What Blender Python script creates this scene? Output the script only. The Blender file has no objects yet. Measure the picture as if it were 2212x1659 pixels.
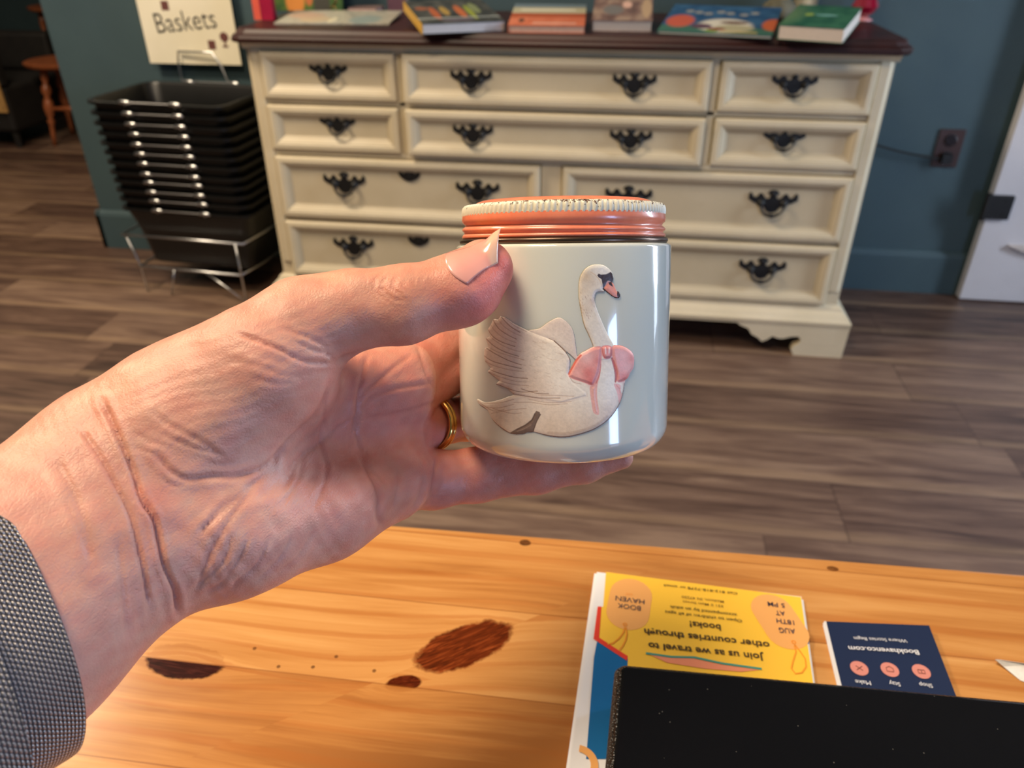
import bpy, bmesh, math, random
import numpy as np
from mathutils import Vector, Matrix
random.seed(7); rng = np.random.default_rng(7)
SC = bpy.context.scene
COL = SC.collection
PI = math.pi

# ------------------------------------------------------------------ camera
CP = np.array([0.20091595, -2.13858413, 1.12520081]); FPX = 1660.0
_y, _p, _r = [math.radians(a) for a in (-8.32078109, 31.44086587, -0.1005083)]
CF = np.array([math.sin(_y)*math.cos(_p), math.cos(_y)*math.cos(_p), -math.sin(_p)])
CR = np.array([math.cos(_y), -math.sin(_y), 0.0]); CU = np.cross(CR, CF)
CR, CU = math.cos(_r)*CR + math.sin(_r)*CU, -math.sin(_r)*CR + math.cos(_r)*CU
cam = bpy.data.cameras.new('camera'); camo = bpy.data.objects.new('camera', cam); COL.objects.link(camo)
cam.sensor_width = 36; cam.lens = 36*FPX/2212; cam.clip_start = 0.01; cam.clip_end = 60
mw = Matrix.Identity(4)
for i in range(3):
    mw[i][0] = CR[i]; mw[i][1] = CU[i]; mw[i][2] = -CF[i]; mw[i][3] = CP[i]
camo.matrix_world = mw
cam.dof.use_dof = True; cam.dof.focus_distance = 0.212; cam.dof.aperture_fstop = 20
SC.camera = camo

# ------------------------------------------------------------------ world, lights, exposure
w = bpy.data.worlds.new('world'); SC.world = w; w.use_nodes = True
w.node_tree.nodes['Background'].inputs[0].default_value = (0.75, 0.85, 1.0, 1)
w.node_tree.nodes['Background'].inputs[1].default_value = 0.25
SC.view_settings.view_transform = 'Standard'; SC.view_settings.look = 'None'
SC.view_settings.gamma = 1; SC.view_settings.exposure = 0.0; SC.view_settings.use_curve_mapping = False
SC.cycles.max_bounces = 8; SC.cycles.use_denoising = True; SC.cycles.sample_clamp_indirect = 4

def light(name, kind, loc, target, energy, color, size=0.3, size_y=None, spread=None):
    l = bpy.data.lights.new(name, kind); l.energy = energy; l.color = color
    if kind == 'AREA':
        l.size = size
        if size_y: l.shape = 'RECTANGLE'; l.size_y = size_y
        else: l.shape = 'DISK'
        if spread: l.spread = math.radians(spread)
    o = bpy.data.objects.new(name, l); COL.objects.link(o); o.location = loc
    d = Vector(target) - Vector(loc); o.rotation_euler = d.to_track_quat('-Z', 'Y').to_euler()
    return o
WARM = (1.0, 0.81, 0.58); COOL = (0.55, 0.72, 1.0)
LAMPS = [(-1.65, -0.85, 2.56, 66), (-0.35, -2.05, 2.56, 38), (-2.9, 0.9, 2.56, 16)]
for x, y, z, e in LAMPS:
    light('ceiling_lamp_light', 'AREA', (x, y, z), (x, y, 0), e, WARM, 0.7)
# daylight through the window in the wall behind the counter and the glazed door on the right
light('window_daylight', 'AREA', (2.10, -3.18, 1.00), (0.05, -1.95, 0.95), 24, (0.38, 0.57, 1.0), 0.45, 0.95)
light('door_daylight', 'AREA', (2.93, -0.52, 1.1), (0.4, -0.9, 0.35), 40, (0.70, 0.82, 1.0), 0.32, 1.7, 130)

# ------------------------------------------------------------------ helpers
def ray(px, py): return CF + CR*(px-1106)/FPX - CU*(py-829.5)/FPX
def on(px, py, ax, v):
    d = ray(px, py); return CP + d*(v-CP[ax])/d[ax]
def onY(px, py, v): return on(px, py, 1, v)
def onZ(px, py, v): return on(px, py, 2, v)
def s2l(c):
    c = [x/255 for x in c]
    return tuple([x/12.92 if x <= .04045 else ((x+.055)/1.055)**2.4 for x in c]) + (1.0,)

def N(nt, typ, ins=None, **props):
    n = nt.nodes.new('ShaderNode'+typ)
    for k, v in props.items(): setattr(n, k, v)
    for k, v in (ins or {}).items():
        s = n.inputs[k]
        if isinstance(v, bpy.types.NodeSocket): nt.links.new(v, s)
        else: s.default_value = v
    return n
def newmat(name, col=(200, 200, 200), rough=.5, **kw):
    m = bpy.data.materials.new(name); m.use_nodes = True
    nt = m.node_tree; b = nt.nodes['Principled BSDF']
    b.inputs['Base Color'].default_value = s2l(col); b.inputs['Roughness'].default_value = rough
    for k, v in kw.items(): b.inputs[k.replace('_', ' ')].default_value = v
    return m, nt, b
def math_(nt, op, a, b=None, c=None):
    ins = {0: a}
    if b is not None: ins[1] = b
    if c is not None: ins[2] = c
    return N(nt, 'Math', ins, operation=op).outputs[0]
def mix(nt, f, a, b, blend='MIX'):
    n = nt.nodes.new('ShaderNodeMix'); n.data_type = 'RGBA'; n.blend_type = blend
    for k, v in ((0, f), (6, a), (7, b)):
        if isinstance(v, bpy.types.NodeSocket): nt.links.new(v, n.inputs[k])
        else: n.inputs[k].default_value = v
    return n.outputs[2]
def ramp(nt, f, stops):
    n = nt.nodes.new('ShaderNodeValToRGB'); e = n.color_ramp.elements
    while len(e) < len(stops): e.new(0.5)
    for i, (p, c) in enumerate(stops): e[i].position = p; e[i].color = s2l(c) if len(c) == 3 else c
    nt.links.new(f, n.inputs[0]); return n.outputs[0]
def noise(nt, vec, scale, detail=4, rough=.5, dist=0):
    return N(nt, 'TexNoise', {'Vector': vec, 'Scale': scale, 'Detail': detail, 'Roughness': rough, 'Distortion': dist}).outputs[0]
def mapping(nt, vec, scale=(1, 1, 1), loc=(0, 0, 0), rot=(0, 0, 0)):
    return N(nt, 'Mapping', {'Vector': vec, 'Scale': scale, 'Location': loc, 'Rotation': rot}).outputs[0]
def bump(nt, b, h, strength, dist=.001):
    n = N(nt, 'Bump', {'Height': h, 'Strength': strength, 'Distance': dist}); nt.links.new(n.outputs[0], b.inputs['Normal']); return n
def objco(nt): return N(nt, 'TexCoord').outputs['Object']

def noisy(name, c1, c2, scale, rough=.5, stretch=(1, 1, 1), bmp=0, bdist=.0005, **kw):
    m, nt, b = newmat(name, c1, rough, **kw)
    v = mapping(nt, objco(nt), stretch); f = noise(nt, v, scale, 5, .6)
    nt.links.new(ramp(nt, f, [(.35, c1), (.65, c2)]), b.inputs['Base Color'])
    if bmp: bump(nt, b, f, bmp, bdist)
    return m

class MB:
    """collects geometry for one mesh"""
    def __init__(s): s.v = []; s.f = []; s.m = []; s.mi = 0
    def add(s, vs, fs):
        o = len(s.v); s.v += [tuple(map(float, p)) for p in vs]; s.f += [tuple(i+o for i in f) for f in fs]; s.m += [s.mi]*len(fs); return s
    def box(s, x0, x1, y0, y1, z0, z1):
        vs = [(x, y, z) for x in (x0, x1) for y in (y0, y1) for z in (z0, z1)]
        return s.add(vs, [(0, 1, 3, 2), (4, 6, 7, 5), (0, 4, 5, 1), (2, 3, 7, 6), (0, 2, 6, 4), (1, 5, 7, 3)])
    def tube(s, pts, r, n=10, closed=False, cap=True):
        P = [Vector(p) for p in pts]; R = r if hasattr(r, '__len__') else [r]*len(P); k = len(P)
        rings = []; up = None
        for i, p in enumerate(P):
            if closed: d = (P[(i+1) % k]-P[i-1])
            else: d = (P[min(i+1, k-1)]-P[max(i-1, 0)])
            d.normalize()
            if up is None:
                up = Vector((0, 0, 1)) if abs(d.z) < .9 else Vector((1, 0, 0))
            a = (up-d*up.dot(d)).normalized(); b = d.cross(a); up = a
            rings.append([p+(a*math.cos(t*2*PI/n)+b*math.sin(t*2*PI/n))*R[i] for t in range(n)])
        vs = [q for g in rings for q in g]; fs = []
        for i in range(k if closed else k-1):
            j = (i+1) % k
            for t in range(n): fs.append((i*n+t, i*n+(t+1) % n, j*n+(t+1) % n, j*n+t))
        if cap and not closed: fs += [tuple(range(n))[::-1], tuple((k-1)*n+t for t in range(n))]
        return s.add(vs, fs)
    def lathe(s, prof, c=(0, 0, 0), n=32, ax=None, cap=True, rfun=None):
        """prof: (r, h) along axis"""
        A = Vector(ax or (0, 0, 1)).normalized()
        X = A.cross(Vector((0, 1, 0)) if abs(A.y) < .9 else Vector((1, 0, 0))).normalized(); Y = A.cross(X); C = Vector(c)
        vs = []; k = len(prof)
        for i, (r, h) in enumerate(prof):
            for t in range(n):
                a = t*2*PI/n; rr = rfun(i, a, r) if rfun else r
                vs.append(C+A*h+(X*math.cos(a)+Y*math.sin(a))*rr)
        fs = [(i*n+t, i*n+(t+1) % n, (i+1)*n+(t+1) % n, (i+1)*n+t) for i in range(k-1) for t in range(n)]
        if cap: fs += [tuple(range(n))[::-1], tuple((k-1)*n+t for t in range(n))]
        return s.add(vs, fs)
    def prism(s, poly, d0, d1, f):
        """poly 2-D, f(a, b, d) -> 3-D"""
        n = len(poly); vs = [f(a, b, d0) for a, b in poly]+[f(a, b, d1) for a, b in poly]
        return s.add(vs, [tuple(range(n))[::-1], tuple(range(n, 2*n))]+[(i, (i+1) % n, n+(i+1) % n, n+i) for i in range(n)])
    def rings(s, rings, cap0=True, cap1=True):
        n = len(rings[0]); k = len(rings)
        fs = [(i*n+t, i*n+(t+1) % n, (i+1)*n+(t+1) % n, (i+1)*n+t) for i in range(k-1) for t in range(n)]
        if cap0: fs.append(tuple(range(n))[::-1])
        if cap1: fs.append(tuple((k-1)*n+t for t in range(n)))
        return s.add([p for g in rings for p in g], fs)
    def build(s, name, mats, parent=None, smooth=False, bevel=0, auto=None, origin=None):
        me = bpy.data.meshes.new(name)
        vs = s.v
        if origin is not None: vs = [(x-origin[0], y-origin[1], z-origin[2]) for x, y, z in vs]
        me.from_pydata(vs, [], s.f)
        for m in (mats if isinstance(mats, (list, tuple)) else [mats]): me.materials.append(m)
        me.polygons.foreach_set('material_index', s.m)
        bm = bmesh.new(); bm.from_mesh(me); bmesh.ops.recalc_face_normals(bm, faces=bm.faces); bm.to_mesh(me); bm.free()
        if smooth or auto: me.polygons.foreach_set('use_smooth', [True]*len(me.polygons))
        o = bpy.data.objects.new(name, me); COL.objects.link(o)
        if origin is not None: o.location = origin
        if auto: me.set_sharp_from_angle(angle=math.radians(auto))
        if bevel:
            b = o.modifiers.new('bevel', 'BEVEL'); b.width = bevel; b.segments = 2; b.limit_method = 'ANGLE'; b.angle_limit = math.radians(40)
        if parent: o.parent = parent
        return o
def tag(o, label, cat, group=None):
    o['label'] = label; o['category'] = cat
    if group: o['group'] = group
    return o
def struct(o): o['kind'] = 'structure'; return o
def thing(name, label, cat, loc=(0, 0, 0), rz=0, group=None):
    o = bpy.data.objects.new(name, None); COL.objects.link(o); o.location = loc; o.rotation_euler = (0, 0, rz)
    o.empty_display_size = .05
    return tag(o, label, cat, group)
def setp(o, parent):
    """parent keeping world placement for parts authored in world space"""
    o.parent = parent; bpy.context.view_layer.update(); o.matrix_parent_inverse = parent.matrix_world.inverted(); return o
def wthing(name, label, cat, loc, group=None):
    o = thing(name, label, cat, loc, 0, group); bpy.context.view_layer.update(); return o
# ------------------------------------------------------------------ materials of the room
def wood_floor():
    m, nt, b = newmat('floor_planks', rough=.42)
    co = objco(nt); sx = N(nt, 'SeparateXYZ', {0: co})
    X, Y = sx.outputs[0], sx.outputs[1]
    PW = 0.2; PL = 1.22
    row = math_(nt, 'FLOOR', math_(nt, 'DIVIDE', math_(nt, 'ADD', Y, 0.05), PW))
    fy = math_(nt, 'FRACT', math_(nt, 'DIVIDE', math_(nt, 'ADD', Y, 0.05), PW))
    # running-bond offset; the joint on the fifth row from the dresser stands at x = 0.728
    off = N(nt, 'TexWhiteNoise', {'W': row}, noise_dimensions='1D').outputs[0]
    is5 = math_(nt, 'COMPARE', row, -4.0, 0.1)
    off = math_(nt, 'ADD', math_(nt, 'MULTIPLY', off, math_(nt, 'SUBTRACT', 1.0, is5)), math_(nt, 'MULTIPLY', is5, 1-0.728/PL))
    xs = math_(nt, 'ADD', math_(nt, 'DIVIDE', X, PL), off)
    fx = math_(nt, 'FRACT', xs); colx = math_(nt, 'FLOOR', xs)
    cell = N(nt, 'CombineXYZ', {0: row, 1: colx, 2: 3.0}).outputs[0]
    rnd = N(nt, 'TexWhiteNoise', {'Vector': cell}, noise_dimensions='3D').outputs[0]
    shift = N(nt, 'VectorMath', {0: co, 1: N(nt, 'VectorMath', {0: cell, 1: (3.1, 7.3, 1.7)}, operation='MULTIPLY').outputs[0]}, operation='ADD').outputs[0]
    v1 = mapping(nt, shift, (1.6, 16, 1)); g1 = noise(nt, v1, 1.6, 6, .62, 1.2)
    v2 = mapping(nt, shift, (2.5, 60, 1)); g2 = noise(nt, v2, 2.2, 4, .6, .3)
    v3 = mapping(nt, shift, (1.0, 5.0, 1)); g3 = noise(nt, v3, 1.5, 3, .5, 2.2)
    f = math_(nt, 'ADD', math_(nt, 'MULTIPLY', g1, .55), math_(nt, 'ADD', math_(nt, 'MULTIPLY', g2, .2), math_(nt, 'MULTIPLY', g3, .3)))
    f = math_(nt, 'ADD', f, math_(nt, 'MULTIPLY', math_(nt, 'SUBTRACT', rnd, .5), .20))
    c = ramp(nt, f, [(.36, (58, 42, 36)), (.47, (86, 65, 55)), (.57, (108, 85, 72)), (.70, (134, 110, 92))])
    # pale weathered band along one edge of each plank
    eb = math_(nt, 'SUBTRACT', 1.0, math_(nt, 'MINIMUM', math_(nt, 'MULTIPLY', math_(nt, 'ABSOLUTE', math_(nt, 'SUBTRACT', fy, .10)), 9), 1.0))
    eb = math_(nt, 'MULTIPLY', eb, math_(nt, 'MULTIPLY', g1, .9))
    c = mix(nt, eb, c, s2l((150, 124, 98)))
    gy = math_(nt, 'LESS_THAN', math_(nt, 'MINIMUM', fy, math_(nt, 'SUBTRACT', 1.0, fy)), .008)
    gx = math_(nt, 'LESS_THAN', math_(nt, 'MINIMUM', fx, math_(nt, 'SUBTRACT', 1.0, fx)), .0016)
    g = math_(nt, 'MAXIMUM', gx, gy)
    c = mix(nt, math_(nt, 'MULTIPLY', g, .6), c, s2l((60, 42, 34)))
    nt.links.new(c, b.inputs['Base Color'])
    bump(nt, b, math_(nt, 'SUBTRACT', f, g), .25, .0006)
    return m
M_FLOOR = wood_floor()
def wall_mat():
    m, nt, b = newmat('teal_wall_paint', rough=.62)
    f = noise(nt, objco(nt), 3, 4, .6); f2 = noise(nt, objco(nt), 260, 2, .5)
    nt.links.new(ramp(nt, f, [(.3, (60, 80, 87)), (.7, (66, 87, 93))]), b.inputs['Base Color'])
    bump(nt, b, f2, .15, .0004)
    return m
M_WALL = wall_mat()
M_CEIL = noisy('ceiling_paint', (226, 220, 208), (232, 226, 214), 4, .8)
def dresser_paint():
    m, nt, b = newmat('antiqued_ivory_paint', rough=.48)
    co = objco(nt); f = noise(nt, co, 5, 5, .6); st = noise(nt, mapping(nt, co, (2, 30, 60)), 2.5, 4, .6, .4)
    c = ramp(nt, f, [(.3, (208, 194, 162)), (.7, (222, 208, 178))])
    wear = math_(nt, 'GREATER_THAN', st, .70)
    geo = N(nt, 'NewGeometry'); pt = geo.outputs['Pointiness']
    edge = ramp(nt, pt, [(.44, (255, 255, 255)), (.492, (0, 0, 0))])
    c = mix(nt, math_(nt, 'MULTIPLY', edge, .55), c, s2l((138, 122, 94)))
    c = mix(nt, math_(nt, 'MULTIPLY', wear, .25), c, s2l((150, 128, 96)))
    nt.links.new(c, b.inputs['Base Color']); bump(nt, b, st, .08, .0005)
    return m
M_IVORY = dresser_paint()
M_GROOVE = noisy('brown_antiquing_glaze', (112, 97, 72), (140, 124, 94), 20, .6)
M_MAHOG = noisy('dark_mahogany', (38, 13, 10), (62, 22, 16), 3, .42, (1, 8, 8))
M_BLACKMETAL = noisy('black_hardware', (7, 7, 8), (16, 15, 15), 60, .55, bmp=.3)
M_CHROME = newmat('chrome_wire', (214, 216, 218), .30, Metallic=1.0)[0]
M_BASKET = noisy('black_basket_plastic', (4, 5, 6), (9, 10, 11), 30, .40)
M_WHITEPAINT = noisy('white_painted_wood', (206, 202, 204), (216, 212, 214), 4, .5)
M_SHELFPINK = noisy('aged_cream_paint', (196, 184, 176), (210, 198, 190), 9, .5)
M_BROWNPLATE = noisy('brown_outlet_plastic', (58, 42, 40), (70, 50, 46), 9, .35)
M_DARK = noisy('dark_upholstery', (20, 18, 18), (30, 27, 25), 14, .7)
M_STOOL = noisy('warm_turned_wood', (132, 74, 44), (160, 92, 56), 4, .35, (6, 6, 1))
def cane_mat():
    m, nt, b = newmat('woven_cane', rough=.6)
    v = mapping(nt, objco(nt), (60, 60, 60)); ch = N(nt, 'TexVoronoi', {'Vector': v, 'Scale': 1.0}).outputs[0]
    nt.links.new(ramp(nt, ch, [(.2, (96, 66, 34)), (.35, (188, 146, 88))]), b.inputs['Base Color']); return m
M_CANE = cane_mat()

# ------------------------------------------------------------------ room shell
X0, X1, Y0, Y1, ZC = -5.2, 3.0, -3.25, 0.5, 2.6
mb = MB(); mb.box(X0, X1, Y0, 4.2, -.05, 0); struct(mb.build('floor', M_FLOOR))
mb = MB(); mb.box(X0, X1, Y0, 4.2, ZC, ZC+.05); struct(mb.build('ceiling', M_CEIL))
mb = MB(); mb.box(-1.80, X1, Y1, Y1+.13, 0, ZC); struct(mb.build('wall_back', M_WALL))
mb = MB(); mb.box(X0, -.0, 4.1, 4.2, 0, ZC); struct(mb.build('wall_far_room', M_WALL))
mb = MB(); mb.box(-.05, 0.05, Y1+.13, 4.1, 0, ZC); struct(mb.build('wall_far_room_right', M_WALL))
mb = MB(); mb.box(X0, X0+.1, Y0, 4.1, 0, ZC); struct(mb.build('wall_left', M_WALL))
def wall_hole(axis, c0, c1, a0, a1, h0, h1, b0, b1):
    """wall slab between c0..c1 thick, spanning a0..a1, with an opening b0..b1 x h0..h1"""
    mb = MB()
    for (p, q, r, s) in ((a0, b0, 0, ZC), (b1, a1, 0, ZC), (b0, b1, 0, h0), (b0, b1, h1, ZC)):
        if q-p < 1e-6 or s-r < 1e-6: continue
        if axis == 'x': mb.box(p, q, c0, c1, r, s)
        else: mb.box(c0, c1, p, q, r, s)
    return mb
struct(wall_hole('x', Y0-.12, Y0, X0, X1, .50, 1.50, 1.85, 2.35).build('wall_front', M_WALL))
struct(wall_hole('y', X1, X1+.12, Y0, Y1+.13, .0, 2.1, -.8, -.24).build('wall_right', M_WALL))
M_GLASS = newmat('window_glass', (255, 255, 255), .02, Transmission_Weight=1.0)[0]
wf = MB(); wf.box(1.85, 1.89, Y0-.1, Y0+.01, .50, 1.50).box(2.31, 2.35, Y0-.1, Y0+.01, .50, 1.50).box(1.89, 2.31, Y0-.1, Y0+.01, .50, .54).box(1.89, 2.31, Y0-.1, Y0+.01, 1.46, 1.50)
w1 = struct(wf.build('window_1', M_WHITEPAINT)); g = MB(); g.box(1.89, 2.31, Y0-.06, Y0-.055, .54, 1.46); g.build('window_pane', M_GLASS, w1)
wf = MB(); wf.box(X1+.01, X1+.09, -.8, -.74, 0, 2.1).box(X1+.01, X1+.09, -.30, -.24, 0, 2.1).box(X1+.01, X1+.09, -.74, -.30, 0, .15).box(X1+.01, X1+.09, -.74, -.30, 1.98, 2.1)
w2 = struct(wf.build('door_1', M_WHITEPAINT)); g = MB(); g.box(X1+.04, X1+.045, -.74, -.30, .15, 1.98); g.build('door_pane', M_GLASS, w2)
for x, y, z, e in LAMPS:
    t = thing('recessed_ceiling_light', 'round recessed warm ceiling light', 'ceiling light', (x, y, ZC), 0, 'recessed ceiling lights')
    mb = MB(); mb.lathe([(.085, 0), (.105, 0), (.105, -.008), (.085, -.012), (.085, 0)], n=32, cap=False); mb.build('light_trim', M_WHITEPAINT, t, smooth=True)
# skirting of the back wall
mb = MB(); prof = [(0, 0), (-.016, 0), (-.016, .13), (-.012, .142), (-.006, .148), (0, .15)]
mb.prism(prof, -1.816, X1, lambda a, b, d: (d, Y1+a, b)); mb.prism(prof, Y1-.016, Y1+.13, lambda a, b, d: (-1.80+a, d, b))
struct(mb.build('baseboard_back', M_WALL))

# ------------------------------------------------------------------ dresser
DR = thing('dresser', 'long ivory antiqued dresser with dark wood top and black handles', 'dresser', (0, .2, 0))
def dpart(mb, name, mats, parent=None, **k): return setp(mb.build(name, mats, None, **k), parent or DR)
bpy.context.view_layer.update()
# carcass: sides, back, face frame in front of which the drawers sit
mb = MB(); mb.box(-.835, .835, .012, .47, .135, .83)
for s in (-1, 1):
    a, b_ = sorted((s*.806, s*.842)); mb.box(a, b_, -.004, .06, .12, .826)       # corner stiles
    mb.prism([(s*.806, -.012), (s*.830, -.012), (s*.842, 0), (s*.842, .01), (s*.806, .01)], .20, .815, lambda x, y, z: (x, y, z))
# rails and stiles of the face frame
for z0, z1 in ((.811, .83), (.6735, .6865), (.5305, .5475), (.337, .3465), (.135, .157)): mb.box(-.806, .806, -.004, .012, z0, z1)
for x0, x1, z0, z1 in ((-.424, -.403, .548, .83), (.403, .425, .548, .83), (-.027, .031, .157, .53)): mb.box(x0, x1, -.004, .012, z0, z1)
dpart(mb, 'carcass', M_IVORY, bevel=.002)
mb = MB(); mb.prism([(.02, .815), (-.008, .815), (-.012, .822), (-.024, .832), (.02, .832)], -.850, .850, lambda a, b, d: (d, a, b))
dpart(mb, 'top_molding', M_IVORY)
# top with clipped rounded corners and an ogee edge
def topring(ins, z):
    x, y0, y1, c = .872-ins, -.052+ins, .475, .036
    pts = [(-x+c, y0), (x-c, y0), (x-c*.3, y0+c*.25), (x, y0+c), (x, y1), (-x, y1), (-x, y0+c), (-x+c*.3, y0+c*.25)]
    return [(p[0], p[1], z) for p in pts]
mb = MB(); mb.rings([topring(i, z) for i, z in ((.02, .832), (.006, .834), (.001, .838), (0, .845), (.003, .851), (.010, .855), (.012, .859), (.016, .866), (.022, .868))])
dpart(mb, 'dresser_top', M_MAHOG)
# base moulding and ogee bracket feet
def brect(o, z): return [(-.844-o, -.0055-o*.8, z), (.844+o, -.0055-o*.8, z), (.844+o, .468, z), (-.844-o, .468, z)]
mb = MB(); mb.rings([brect(o, z) for o, z in ((.0, .158), (.003, .154), (.010, .149), (.013, .141), (.024, .131), (.033, .120), (.0405, .113), (.0405, .106), (.037, .103), (.037, .097))])
dpart(mb, 'base_molding', M_IVORY)
foot = [(.880, 0), (.884, .10), (.56, .10), (.575, .088), (.60, .078), (.612, .060), (.632, .050), (.645, .038), (.660, .046), (.672, .058), (.690, .052), (.705, .052), (.726, .060), (.746, .062), (.756, .052), (.752, .040), (.738, .030), (.733, .016), (.742, 0)]
side = [(-.034, 0), (-.034, .10), (.2, .10), (.18, .085), (.15, .06), (.13, .045), (.115, .05), (.1, .035), (.09, 0)]
for s in (-1, 1):
    mb = MB(); mb.prism([(s*a, b) for a, b in foot], -.034, -.008, lambda a, b, d: (a, d, b)); mb.prism([(max(a, -.0075), b) for a, b in side], s*.858, s*.879, lambda a, b, d: (d, a, b))
    dpart(mb, 'bracket_foot', M_IVORY)
    mb = MB(); mb.box(*sorted((s*.80, s*.875)), .39, .465, 0, .10); dpart(mb, 'back_foot', M_IVORY)
# drawers
def drawer_mesh(x0, x1, z0, z1, proud=0):
    mb = MB(); yb = -.004
    spec = [(0, 0), (0, .012), (.003, .016), (.015, .017), (.018, .0145), (.021, .0145), (.030, .008), (.037, .003), (.040, .0025)]
    rg = []
    for ins, d in spec:
        y = yb-proud-d if d else .01
        rg.append([(x0+ins, y, z0+ins), (x1-ins, y, z0+ins), (x1-ins, y, z1-ins), (x0+ins, y, z1-ins)])
    mb.rings(rg); return mb
HALF = [(0, .27), (.05, .27), (.095, .235), (.12, .20), (.085, .185), (.06, .15), (.075, .10), (.12, .085), (.17, .11), (.205, .175), (.25, .20), (.285, .185), (.31, .13), (.35, .105), (.39, .12), (.42, .165), (.445, .215), (.475, .19), (.50, .165), (.485, .12), (.50, .085), (.47, .05), (.42, .035), (.40, .0), (.35, .005), (.31, -.035), (.26, -.03), (.22, -.07), (.17, -.075), (.13, -.12), (.11, -.17), (.06, -.19), (0, -.21)]
def handle_mesh(cx, cz, w, y):
    mb = MB(); pts = [(x, z) for x, z in HALF]+[(-x, z) for x, z in HALF[-2:0:-1]]
    mb.prism([(cx+x*w, cz+z*w) for x, z in pts], y-.0035, y+.0005, lambda a, b, d: (a, d, b))
    for s in (-1, 1):
        mb.lathe([(.09*w, 0), (.08*w, .004), (.045*w, .010), (.05*w, .013), (.02*w, .016)], (cx+s*.23*w, y-.001, cz-.0*w), 12, (0, -1, 0))
    mb.lathe([(.07*w, 0), (.05*w, .004), (.0*w+.001, .006)], (cx, y-.002, cz+.18*w), 10, (0, -1, 0))
    arc = []
    for i in range(17):
        t = i/16*PI; arc.append((cx-.23*w*math.cos(t), y-.012-.006*math.sin(t), cz-.24*w*math.sin(t)**.8))
    mb.tube(arc, [.022*w+.014*w*math.sin(i/16*PI)**4 for i in range(17)], 8)
    mb.lathe([(.01*w, -.05*w), (.042*w, -.03*w), (.05*w, 0), (.042*w, .03*w), (.01*w, .05*w)], (cx, y-.017, cz-.24*w), 10, (1, 0, 0))
    return mb
def escut_mesh(cx, cz, w, y):
    h = [(0, .34), (.08, .33), (.12, .24), (.16, .22), (.2, .1), (.28, .06), (.34, .16), (.42, .2), (.5, .1), (.47, 0), (.40, -.1), (.3, -.17), (.2, -.22), (.1, -.26), (0, -.27)]
    mb = MB(); pts = h+[(-x, z) for x, z in h[-2:0:-1]]
    mb.prism([(cx+x*w, cz+z*w) for x, z in pts], y-.004, y+.0005, lambda a, b, d: (a, d, b))
    mb.lathe([(.06*w, 0), (.05*w, .003), (.002, .004)], (cx, y-.003, cz+.02*w), 10, (0, -1, 0)); return mb
A, B, Cc, D, E_, F_, G_, H_ = -.803, -.4017*1.06, -.4017, .4017, .4272, .803, -.0297, .034
B = -.4255
rows = {1: (.689, .8105), 2: (.5495, .6705), 3: (.3505, .528), 4: (.160, .334)}
specs = [(1, A, B, 0, [(710, 155)], .108), (1, Cc, D, .010, [(1018, 172), (1370, 181)], .113), (1, E_, F_, 0, [(1715, 182)], .113),
         (2, A, B, 0, [(730, 268)], .105), (2, Cc, D, .012, [(1022, 289), (1362, 301)], .113), (2, E_, F_, 0, [(1693, 300)], .108),
         (3, A, G_, 0, [(745, 397), (1032, 414)], .128), (3, H_, F_, 0, [(1357, 428), (1668, 438)], .132),
         (4, A, G_, 0, [(765, 533), (1043, 548)], .128), (4, H_, F_, 0, [(1345, 572), (1645, 582)], .132)]
for r_, x0, x1, proud, hs, hw in specs:
    z0, z1 = rows[r_]
    d = dpart(drawer_mesh(x0, x1, z0, z1, proud), 'drawer', M_IVORY)
    yf = -.004-proud-.0025
    for hp in hs:
        p = onY(*hp, yf); dpart(handle_mesh(p[0], p[2], hw, yf), 'drawer_handle', M_BLACKMETAL, d)
    if r_ >= 3 and x0 == A:
        p = onY(885 if r_ == 3 else 905, 378 if r_ == 3 else 519, yf); dpart(escut_mesh(p[0], p[2], .066, yf), 'keyhole_plate', M_BLACKMETAL, d)

# ------------------------------------------------------------------ outlet, cord, white door leaf
t = thing('wall_outlet', 'brown duplex wall outlet on the teal wall right of the dresser', 'outlet', (1.211, Y1, .49)); bpy.context.view_layer.update()
mb = MB(); mb.box(1.172, 1.25, Y1-.006, Y1, .432, .550); setp(mb.build('cover_plate', M_BROWNPLATE, bevel=.002), t)
for z in (.517, .464):
    mb = MB(); mb.lathe([(.019, 0), (.019, .003), (.016, .004)], (1.211, Y1-.006, z), 20, (0, -1, 0)); setp(mb.build('socket', newmat('dark_socket', (30, 22, 22), .3)[0] if z > .5 else bpy.data.materials['dark_socket']), t)
mb = MB(); mb.box(1.193, 1.222, Y1-.032, Y1-.010, .449, .479)
pts = [(1.205-.02*i-.0, Y1-.022-.0*i, .462+.0011*i*i*.18+.0012*i) for i in range(0, 22)]
mb.tube([(1.20, Y1-.02, .462)]+pts[1:], .0035, 8)
tag(mb.build('power_cord', M_BLACKMETAL), 'black plug and cord running from the outlet behind the dresser', 'power cord')
t = thing('door_leaf', 'white painted door leaf folded against the teal wall at far right', 'door', (1.6, .45, 0)); bpy.context.view_layer.update()
mb = MB(); mb.box(1.363, 2.1, .442, .478, .004, 1.98); setp(mb.build('door_panel', M_WHITEPAINT, bevel=.003), t)
mb = MB(); mb.box(1.352, 1.425, .428, .446, .290, .366); mb.lathe([(.009, 0), (.009, .086)], (1.350, .436, .285), 12)
for i, q in enumerate(((1.405, .350), (1.405, .306))): mb.lathe([(.005, 0), (.003, .003)], (q[0], .428, q[1]), 8, (0, -1, 0))
setp(mb.build('door_hinge', M_BLACKMETAL, bevel=.001), t)
mb = MB(); mb.prism([(1.455, .205), (1.47, .197), (1.50, .186), (1.56, .172), (1.75, .15), (1.75, .21)], .425, .444, lambda a, b, d: (a, d, b)); setp(mb.build('bracket', M_SHELFPINK, bevel=.002), t)

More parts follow.
